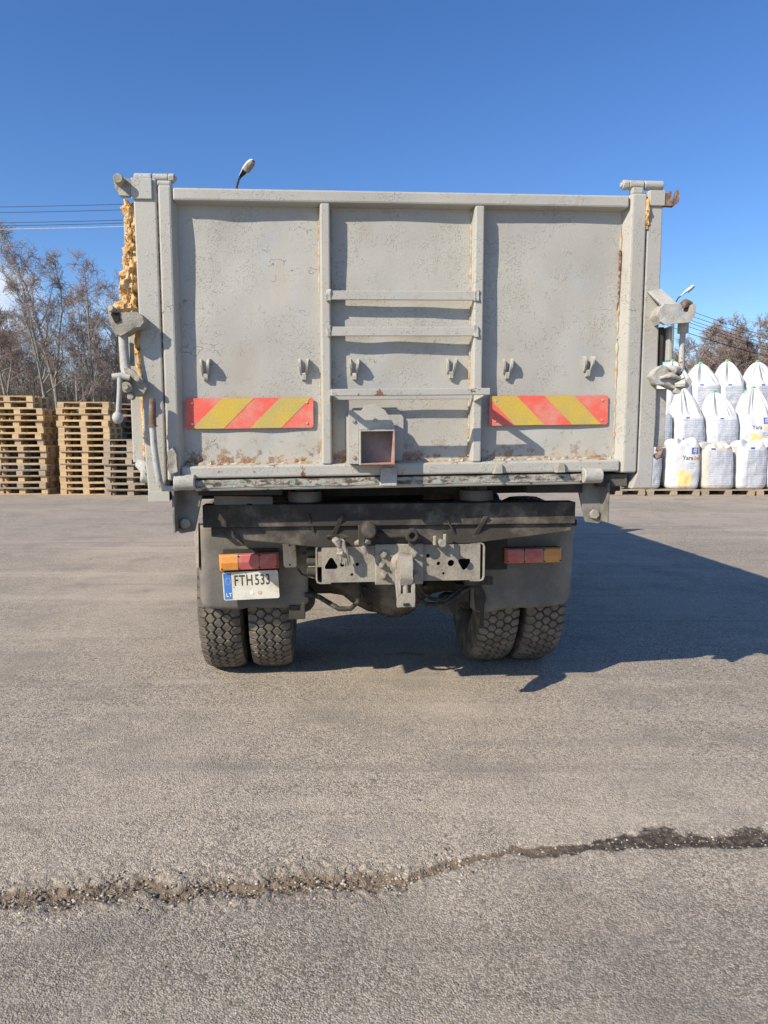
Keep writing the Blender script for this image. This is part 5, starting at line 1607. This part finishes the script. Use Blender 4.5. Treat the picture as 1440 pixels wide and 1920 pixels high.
# bags that carry the upper rows
for i, x_ in enumerate((6.62, 7.43, 8.22, 9.03, 9.84)):
    bag(x_, 17.58, PZ, 0.73, 0.70, 0.96, 'flat', f'white bulk bag on the ground behind the bottom row, {ORD[i].replace("lowest", "first")} from the truck', 'bulk bags hidden behind the bottom row', 40 + i, printed=False)
for i, x_ in enumerate((7.75, 8.55, 9.3, 10.1)):
    w_ = ('first', 'second', 'third', 'fourth')[i]
    bag(x_, 19.35, PZ, 0.74, 0.72, 0.86, 'flat', f'white bulk bag at the bottom of the back row, {w_} from the truck', 'bulk bags under the topmost row', 50 + i, printed=False)
    bag(x_, 19.35, 1.08, 0.74, 0.72, 0.80, 'flat', f'white bulk bag at mid height of the back row, {w_} from the truck', 'bulk bags under the topmost row', 60 + i, printed=False)
bag(9.30, 18.38, 1.15, 0.6, 0.6, 0.66, 'neck', 'green-looped bag peeping out behind the middle row, left of the logo bag', G2, 71, neck=0.68, printed=False)
bag(9.30, 18.40, PZ, 0.72, 0.7, 0.96, 'flat', 'white bulk bag on the ground under the peeping bag', 'bulk bags hidden behind the bottom row', 72, printed=False)
for i, x_ in enumerate((5.45, 6.72, 7.99, 9.26)):
    pallet(x_, 16.80, 0, 0.0, 'oldwood', f'flat grey pallet under the front bulk bags, {("first", "second", "third", "fourth")[i]} from the truck', 'pallets under the bulk bags', True, 900 + i)
for i, x_ in enumerate((6.9, 8.2, 9.5)):
    pallet(x_, 17.62, 0, 0, 'oldwood', f'pallet under the second ground row of bags, {("first", "second", "third")[i]} from the truck', 'pallets under the bulk bags', False, 950 + i)
    pallet(x_ + 0.9, 19.35, 0, 0, 'oldwood', f'pallet under the back row of bags, {("first", "second", "third")[i]} from the truck', 'pallets under the bulk bags', False, 960 + i)
pallet(9.3, 18.45, 0, 0, 'oldwood', 'pallet under the peeping bag', 'pallets under the bulk bags', False, 970)

# ================================================================== POLES, LAMPS, WIRES
M['concrete'] = grime('pole_concrete', (0.30, 0.29, 0.27), (0.22, 0.21, 0.19), 5, rough=0.9)
M['galv'] = plain('galvanised', (0.42, 0.43, 0.44), 0.45)
M['lampwhite'] = plain('lamp_shell', (0.72, 0.72, 0.72), 0.35)
M['lampglass'] = grime('lamp_bowl', (0.34, 0.32, 0.28), (0.20, 0.17, 0.15), 6, rough=0.25, bump=0.05)
M['wire'] = plain('dark_wire', (0.035, 0.037, 0.045), 0.6)
M['wirelit'] = plain('sunlit_wire', (0.62, 0.62, 0.60), 0.4)  # sunlight on the lowest wire put into a pale colour
M['insul'] = plain('glass_insulator', (0.45, 0.60, 0.50), 0.2)
PA_ = Vector((-4.60, 23.0, 0))
PB_ = Vector((15.72, 39.6, 0))
def pole_tree(name, base, hgt, label, arms, adir):
    e = empty(name, base)
    tag(e, label, 'utility pole')
    smooth_by_angle(MB().tube([(0, 0, -0.3), (0, 0, hgt)], [0.15, 0.095], 14).build('mast', M['concrete'], e, 0))
    ad = Vector(adir).normalized()
    for z, half_ in arms:
        a = ad * half_
        cm = MB().tube([(-a.x, -a.y, z), (a.x, a.y, z)], 0.04, 6).build('cross_arm', M['galv'], e, 0)
        for f in (-0.95, -0.45, 0.45, 0.95):
            p = ad * half_ * f
            smooth_by_angle(MB().lathe([(0.03, 0.025), (0.06, 0.055), (0.10, 0.06), (0.14, 0.04), (0.17, 0.02)], (p.x, p.y, z), 'z', 10).build('insulator', M['insul'], cm, 0))
    return e
dAB = (PB_ - PA_).normalized()
perpA = Vector((0.35, 1, 0)).normalized()
perpB = Vector((-dAB.y, dAB.x, 0))
pole_tree('utility_pole', PA_, 8.75, 'concrete pole hidden behind the tailgate, carrying the curved street lamp', ((8.55, 0.9), (8.15, 0.9)), perpA)
pole_tree('utility_pole', PB_, 8.28, 'pole at the right latch of the truck with cross arm and glass insulators', ((8.12, 0.55), (7.45, 0.5)), perpB)
def street_lamp(base, z0, pts, head_a, head_b, wd, label, tilt_glass=True):
    e = empty('street_lamp', base)
    tag(e, label, 'street lamp')
    smooth_by_angle(MB().tube(pts, 0.034, 10).build('arm', M['chassis'], e, 0))
    a, b = Vector(head_a), Vector(head_b)
    d = (b - a)
    L = d.length
    d.normalize()
    side_ = d.cross(Vector((0, 0, 1))).normalized()
    up = side_.cross(d).normalized()
    def shell(lo, hi, name, mat, s0, s1):
        n, m = 14, 12
        V, F = [], []
        for i in range(n + 1):
            s = s0 + (s1 - s0) * i / n
            wv_ = wd * (0.45 + 0.55 * min(1, s / 0.45)) * math.sqrt(max(0.0, 1 - max(0, (s - 0.72) / 0.285) ** 2.2))
            for k in range(m + 1):
                an = math.pi * k / m
                hh = (hi if True else 0) * (0.6 + 0.4 * min(1, s / 0.4)) * (wv_ / wd)
                V.append(a + d * (s * L) + side_ * math.cos(an) * wv_ + up * (lo + hh * math.sin(an)))
        for i in range(n):
            for k in range(m):
                o = i * (m + 1) + k
                F.append((o, o + 1, o + m + 2, o + m + 1))
        # close the flat side
        for i in range(n):
            F.append((i * (m + 1), (i + 1) * (m + 1), (i + 1) * (m + 1) + m, i * (m + 1) + m))
        F.append(tuple(range(m + 1)))
        me = bpy.data.meshes.new(name)
        me.from_pydata([tuple(v) for v in V], [], F)
        bm = bmesh.new()
        bm.from_mesh(me)
        bmesh.ops.recalc_face_normals(bm, faces=bm.faces)
        bm.to_mesh(me)
        bm.free()
        o = link(name, me, mat, e)
        return smooth_by_angle(o, 50)
    shell(0.0, wd * 0.95, 'housing', M['lampwhite'], 0.0, 1.0)
    shell(-0.003, -wd * 0.35, 'gear_tray', M['chassis'], 0.0, 0.42)
    shell(-0.003, -wd * 1.05, 'glass_bowl', M['lampglass'], 0.44, 0.97)
    return e
street_lamp(PA_, 0, [(0.06, -0.10, 8.0), (0.05, -0.16, 8.7), (0.07, -0.16, 9.00), (0.14, -0.20, 9.18), (0.24, -0.24, 9.30)], (0.19, -0.22, 9.25), (0.68, -0.62, 9.60), 0.125, 'street lamp with pale bowl rising above the top edge of the tailgate')
street_lamp(PB_, 0, [(0.08, -0.1, 7.9), (0.10, -0.12, 8.50), (0.20, -0.16, 8.70), (0.33, -0.2, 8.80)], (0.30, -0.19, 8.77), (0.92, -0.45, 9.30), 0.105, 'slim street lamp pointing up right above the utility pole')
def wire(a, b, sag, r, mat, label, name='overhead_wire'):
    pts = []
    for i in range(25):
        s = i / 24
        p = Vector(a).lerp(Vector(b), s)
        p.z -= sag * 4 * s * (1 - s)
        pts.append(p)
    o = MB().tube(pts, r, 5).build(name, M[mat], None, 0)
    tag(o, label, 'wire', 'overhead wires')
    return o
PC_ = Vector((-40, 23.9, 0))
LW = ['top', 'second', 'third', 'fourth', 'lowest pale']
for i, (h, yo, m, rr) in enumerate(((8.66, 0.1, 'wire', 0.0085), (8.46, 0.0, 'wire', 0.0085), (8.18, 0.1, 'wire', 0.0085), (8.06, 0.0, 'wire', 0.0085), (7.93, -0.1, 'wirelit', 0.0095))):
    wire(PA_ + Vector((0, yo, h)), PC_ + Vector((0, yo, h + 0.75)), 0.45, rr, m, f'{LW[i]} of the five wires crossing the sky left of the truck')
    wire(PA_ + Vector((0, yo, h)), PB_ + perpB * yo * 0.6 + Vector((0, 0, h - 0.25)), 0.5, rr, 'wire', f'{LW[i]} wire of the span hidden behind the tailgate between the two poles')
PD_ = Vector((44.0, 57.0, 0))
for i in range(7):
    h = 8.36 - 0.215 * i
    yo = (0.55, -0.5, 0.1, 0.5, -0.5, 0.3, -0.2)[i]
    wire(PB_ + perpB * yo + Vector((0, 0, h)), PD_ + perpB * yo + Vector((0, 0, h - 1.0)), 0.95, 0.014, 'wire', f'{ORD[i].replace("lowest", "first")} from the top of the seven wires right of the right-hand pole')

# ================================================================== TREES
def bark(name, a, b):
    t = NT(name)
    return t.done(t.mix(t.ramp(t.noise(3, 5, 0.6, t.vec((3, 3, 0.8))), 0.35, 0.7), a, b), 0.9, t.bump(t.noise(18, 4, 0.6, t.vec((2, 2, 0.5))), 0.6, 0.02), 0, 0.2)
M['bark'] = bark('alder_bark', (0.21, 0.19, 0.155), (0.36, 0.33, 0.275))
M['birch'] = bark('birch_bark', (0.40, 0.38, 0.34), (0.16, 0.14, 0.12))
def twigmat(name, a, b):
    t = NT(name)
    gi = t.n('ShaderNodeNewGeometry').outputs['Random Per Island']
    return t.done(t.mix(gi, a, b), 0.9, None, 0, 0.2)
M['twig'] = twigmat('alder_twigs', (0.23, 0.19, 0.165), (0.42, 0.36, 0.315))
M['twigred'] = twigmat('reddish_twigs', (0.24, 0.185, 0.16), (0.40, 0.325, 0.28))
M['bud'] = twigmat('brown_buds', (0.20, 0.125, 0.08), (0.33, 0.22, 0.145))
M['brush'] = twigmat('brushwood', (0.17, 0.138, 0.11), (0.34, 0.29, 0.24))

def tubes(P, Rr, sides):
    """P (N,S,3), Rr (N,S) -> verts, quads"""
    N, Sg, _ = P.shape
    d = P[:, -1] - P[:, 0]
    d /= np.linalg.norm(d, axis=1, keepdims=True) + 1e-9
    ref = np.where(np.abs(d[:, 2:3]) > 0.9, np.array([[1.0, 0, 0]]), np.array([[0, 0, 1.0]]))
    u = np.cross(d, ref)
    u /= np.linalg.norm(u, axis=1, keepdims=True) + 1e-9
    w = np.cross(d, u)
    an = 2 * np.pi * np.arange(sides) / sides
    off = u[:, None, :] * np.cos(an)[None, :, None] + w[:, None, :] * np.sin(an)[None, :, None]
    V = P[:, :, None, :] + off[:, None] * Rr[:, :, None, None]
    idx = np.arange(N * Sg * sides).reshape(N, Sg, sides)
    a, b = idx[:, :-1], idx[:, 1:]
    Q = np.stack([a, np.roll(a, -1, 2), np.roll(b, -1, 2), b], -1).reshape(-1, 4)
    return V.reshape(-1, 3), Q

class Twigs:
    def __init__(s):
        s.d = {}
    def add(s, pts, rad, sides):
        s.d.setdefault((len(pts), sides), []).append((pts, rad))
    def mesh(s, name, mat, buds=None, bmat=None, br=0.02, g=None):
        VV, QQ, off = [], [], 0
        nq = 0
        for (n, sides), lst in s.d.items():
            P = np.array([l[0] for l in lst])
            Rr = np.array([l[1] for l in lst])
            v, q = tubes(P, Rr, sides)
            VV.append(v)
            QQ.append(q + off)
            off += len(v)
            nq += len(q)
        F = [np.concatenate(QQ)]
        mats = [0] * nq
        if buds is not None and len(buds):
            B = np.array(buds)
            o6 = np.array([(1, 0, 0), (-1, 0, 0), (0, 1, 0), (0, -1, 0), (0, 0, 1.5), (0, 0, -1.5)])
            f8 = np.array([(0, 2, 4), (2, 1, 4), (1, 3, 4), (3, 0, 4), (2, 0, 5), (1, 2, 5), (3, 1, 5), (0, 3, 5)])
            sz = br * (0.5 + g.random((len(B), 1, 1)))
            v = (B[:, None] + o6[None] * sz).reshape(-1, 3)
            f = (f8[None] + (np.arange(len(B)) * 6)[:, None, None]).reshape(-1, 3) + off
            VV.append(v)
            F.append(f)
            mats = mats + [1] * len(f)
        me = mesh_np(name, np.concatenate(VV), F, mats)
        me.materials.append(mat)
        if bmat:
            me.materials.append(bmat)
        return me

def unit(v):
    return v / (np.linalg.norm(v) + 1e-9)
def grow(g, p, d, L, r0, r1, n, wander, up):
    pts = [p]
    d = unit(d)
    for i in range(n):
        d = unit(d + g.normal(0, wander, 3) + np.array([0, 0, up]))
        pts.append(pts[-1] + d * L / n)
    return np.array(pts), np.linspace(r0, r1, n + 1)
def make_tree(seed, H, lean=(0, 0), spread=0.34, first=0.32, nl=18, fork=True, tw=(7, 6, 3), thin=1.0, droop=0.0, tk=1.25):
    g = np.random.default_rng(seed)
    trunk, crown, buds = Twigs(), Twigs(), []
    r0 = (0.0085 * H + 0.03) * thin
    stems = []
    pts, rad = grow(g, np.array([0, 0, -0.2]), np.array([lean[0], lean[1], 1.0]), H * 0.98, r0, 0.012, 16, 0.055, 0.03)
    trunk.add(pts, rad, 8)
    stems.append((pts, rad, first, nl))
    if fork:
        k = int(16 * 0.36)
        d = np.array([-lean[0] * 2 + g.normal(0, .25), g.normal(0, .25), 1.0])
        p2, r2 = grow(g, pts[k], d, H * 0.55, rad[k] * 0.75, 0.01, 16, 0.06, 0.05)
        trunk.add(p2, r2, 8)
        stems.append((p2, r2, 0.25, int(nl * 0.6)))
    for pts, rad, f0, cnt in stems:
        n = len(pts) - 1
        ht = np.linalg.norm(pts[-1] - pts[0])
        for i in range(cnt):
            t_ = f0 + (0.98 - f0) * ((i + g.random()) / cnt)
            j = min(int(t_ * n), n - 1)
            fr_ = t_ * n - j
            p = pts[j] * (1 - fr_) + pts[j + 1] * fr_
            az = g.random() * 6.283
            inc = R(g.uniform(32, 62))
            d = np.array([math.cos(az) * math.sin(inc), math.sin(az) * math.sin(inc), math.cos(inc)])
            L = ht * spread * (1.05 - t_) ** 0.65 * g.uniform(0.7, 1.25)
            rr = max(0.012, np.interp(t_ * n, range(n + 1), rad) * 0.55)
            lp_, lr_ = grow(g, p, d, L, rr, 0.007, 6, 0.13, 0.06)
            crown.add(lp_, lr_, 5)
            for a in range(tw[0]):
                u_ = 0.18 + 0.82 * (a + g.random()) / tw[0]
                q = min(int(u_ * 6), 5)
                sp = lp_[q] + (lp_[q + 1] - lp_[q]) * (u_ * 6 - q)
                sd = unit(lp_[q + 1] - lp_[q]) * 0.8 + g.normal(0, 0.62, 3)
                sL = L * 0.42 * (1.15 - u_) * g.uniform(0.6, 1.3) + 0.25
                s_p, s_r = grow(g, sp, sd, sL, 0.012 * tk, 0.005 * tk, 4, 0.18, 0.05 - droop)
                crown.add(s_p, s_r, 3)
                for b in range(tw[1]):
                    v_ = 0.2 + 0.8 * (b + g.random()) / tw[1]
                    q2 = min(int(v_ * 4), 3)
                    tp = s_p[q2] + (s_p[q2 + 1] - s_p[q2]) * (v_ * 4 - q2)
                    td = unit(s_p[q2 + 1] - s_p[q2]) * 0.7 + g.normal(0, 0.65, 3) - np.array([0, 0, droop * 3])
                    t_p, t_r = grow(g, tp, td, g.uniform(0.22, 0.6), 0.007 * tk, 0.004 * tk, 3, 0.22, 0.04 - droop)
                    crown.add(t_p, t_r, 3)
                    buds.append(t_p[-1])
                    for c in range(tw[2]):
                        k_ = g.integers(0, 3)
                        wp, wr_ = grow(g, t_p[k_], unit(t_p[k_ + 1] - t_p[k_]) + g.normal(0, 0.8, 3), g.uniform(0.10, 0.26), 0.005 * tk, 0.003 * tk, 2, 0.25, 0.0)
                        crown.add(wp, wr_, 3)
                        buds.append(wp[-1])
    return trunk, crown, buds, g
TREES = {}
def tree_kind(key, barkm, twigm, **k):
    tr, cr, bd, g = make_tree(**k)
    TREES[key] = (tr.mesh('trunk', M[barkm]), cr.mesh('crown', M[twigm], bd, M['bud'], 0.011, g))
tree_kind('alder_a', 'bark', 'twig', seed=5, H=11.6, lean=(-0.10, 0.0), nl=20, spread=0.33, tw=(6, 5, 3))
tree_kind('alder_b', 'bark', 'twig', seed=9, H=11.0, lean=(-0.16, 0.0), nl=17, spread=0.32, tw=(6, 5, 3))
tree_kind('alder_c', 'bark', 'twigred', seed=14, H=10.6, lean=(0.04, 0.0), nl=18, spread=0.30, tw=(7, 5, 3))
tree_kind('thin', 'birch', 'twigred', seed=21, H=8.2, lean=(-0.06, 0), nl=14, fork=False, thin=0.55, tw=(5, 5, 2))
tree_kind('round', 'bark', 'twigred', seed=27, H=9.6, lean=(0.0, 0), nl=24, spread=0.44, first=0.12, tw=(7, 6, 3), tk=1.9)
tree_kind('weep', 'birch', 'twigred', seed=33, H=11.5, lean=(0.02, 0), nl=20, spread=0.30, first=0.22, tw=(7, 6, 3), fork=False, droop=0.10, tk=1.9)
def plant_tree(key, x, y, rz, s, label, group, name='bare_tree'):
    if group == GR and 'edge' not in label:
        s *= 1.2
    if group == GR:         # these trunks drift: set the crown, not the foot, over the mark
        bb_ = TREES[key][1]
        cx_ = np.zeros(len(bb_.vertices) * 3, dtype=np.float32)
        bb_.vertices.foreach_get('co', cx_)
        cx_ = cx_.reshape(-1, 3).mean(0) * s
        x -= cx_[0] * math.cos(rz) - cx_[1] * math.sin(rz)
        y -= cx_[0] * math.sin(rz) + cx_[1] * math.cos(rz)
    e = empty(name, (x, y, 0.0), rz)
    e.scale = (s, s, s)
    tag(e, label, 'tree', group)
    for nm, me in zip(('trunk', 'crown'), TREES[key]):
        o = bpy.data.objects.new(nm, me)
        COL.objects.link(o)
        o.parent = e
    return e
GL, GR = 'bare trees behind the pallets', 'bare trees behind the bulk bags'
def px(p, Y):
    return (p - 720) / 1331 * Y
plant_tree('alder_a', px(127, 40), 40, 0.1, 1.12, 'tallest bare tree behind the pallets, its trunk forking above the neat stack', GL)
plant_tree('alder_b', px(110, 38), 38, 0.0, 1.03, 'bare tree leaning left just left of the tallest tree', GL)
plant_tree('alder_c', px(184, 39), 39, 2.6, 1.02, 'bare tree halfway between the tallest tree and the truck', GL)
plant_tree('alder_b', px(203, 42), 42, 3.0, 1.02, 'straight bare tree right beside the yellow foam of the truck', GL)
plant_tree('alder_c', px(26, 40), 40, 0.4, 0.92, 'bare tree near the left edge, in front of the white cloud', GL)
plant_tree('thin', px(147, 38), 38, 0.0, 1.0, 'thin pale trunked tree right of the tallest trunk', GL)
plant_tree('alder_a', px(-40, 41), 41, 2.0, 0.95, 'bare tree mostly cut off by the left picture edge', GL)
plant_tree('thin', px(62, 44), 44, 1.6, 0.95, 'slender low tree behind the leftmost pallet stack', GL)
plant_tree('thin', px(168, 45), 45, 2.6, 0.98, 'slender reddish tree deep behind the neat pallet stack', GL)
plant_tree('thin', px(225, 44), 44, 4.0, 0.98, 'slender tree showing just beside the left latch of the truck', GL)
plant_tree('round', px(95, 50), 50, 1.0, 0.98, 'low rounded tree in the thicket behind the leaning tree', GL)
plant_tree('round', px(215, 50), 50, 3.0, 1.0, 'low rounded tree in the thicket beside the truck', GL)
plant_tree('round', px(-10, 48), 48, 5.0, 0.98, 'low rounded tree in the thicket at the left edge', GL)
plant_tree('weep', px(1300, 66), 66, 0.0, 0.90, 'drooping bare birch nearest the latch rod on the right', GR)
plant_tree('weep', px(1325, 68), 68, 2.0, 0.90, 'drooping bare birch second from the latch rod on the right', GR)
plant_tree('round', px(1378, 64), 64, 0.5, 0.98, 'broad brown bare tree above the second topmost bag', GR)
plant_tree('round', px(1408, 66), 66, 2.5, 1.06, 'broad brown bare tree above the third topmost bag', GR)
plant_tree('weep', px(1452, 62), 62, 4.0, 1.02, 'tallest bare birch at the right picture edge', GR)
plant_tree('round', px(1350, 74), 74, 4.0, 0.95, 'low brown tree between the birches and the broad trees', GR)
plant_tree('round', px(1268, 70), 70, 1.2, 0.88, 'low bare tree half hidden behind the latch rod', GR)
plant_tree('round', px(1500, 66), 66, 3.2, 1.0, 'broad bare tree beyond the right picture edge', GR)

for i, (p_, y_, k_, s_, w_) in enumerate(((1290, 78, 'round', 1.0, 'just right of the latch rod'), (1312, 84, 'weep', 1.05, 'above the first topmost bag'), (1340, 82, 'round', 1.12, 'above the gap after the first topmost bag'), (1366, 84, 'weep', 1.08, 'above the second topmost bag'), (1392, 80, 'round', 1.12, 'above the gap after the second topmost bag'), (1425, 84, 'weep', 1.15, 'above the third topmost bag'), (1448, 78, 'round', 1.15, 'at the right picture edge'), (1480, 80, 'weep', 1.1, 'past the right picture edge'))):
    plant_tree(k_, px(p_, y_), y_, i * 1.3, s_, 'far bare tree of the rear line ' + w_, GR)

# thicket of shrubs under the trees
def thicket(name, xs, ys, n, hmin, hmax, seed, label, rr=0.011):
    g = np.random.default_rng(seed)
    tw = Twigs()
    x = g.uniform(xs[0], xs[1], n)
    y = g.uniform(ys[0], ys[1], n)
    for i in range(n):
        H = g.uniform(hmin, hmax) * (0.65 + 0.5 * float(vnoise(np.array([x[i] * 0.45]), np.array([y[i] * 0.3]), seed)[0]))
        p, r = grow(g, np.array([x[i], y[i], 0.0]), np.array([g.normal(0, .25), g.normal(0, .2), 1.0]), H, rr * 1.5, 0.006, 4, 0.14, 0.03)
        tw.add(p, r, 3)
        for k in range(6):
            j = g.integers(1, 4)
            a = g.random()
            b = p[j] * (1 - a) + p[j + 1] * a if j < 4 else p[j]
            q, r2 = grow(g, b, np.array([g.normal(0, .7), g.normal(0, .6), 0.8]), H * g.uniform(0.18, 0.42), rr * 0.8, 0.004, 3, 0.2, 0.05)
            tw.add(q, r2, 3)
    o = link(name, tw.mesh(name, M['brush']), None)
    o['kind'] = 'stuff'
    o['label'] = label
    o['category'] = 'thicket'
    return o
thicket('thicket', (-34, -10), (42, 54), 3600, 3.6, 6.6, 2, 'dense bare thicket under the trees behind the pallets', 0.013)
thicket('thicket', (-12, 26), (58, 70), 1600, 3.5, 6.0, 3, 'bare thicket hidden behind the truck body', 0.016)
thicket('thicket', (24, 46), (66, 84), 3200, 4.0, 7.2, 4, 'bare thicket under the trees behind the bulk bags', 0.017)
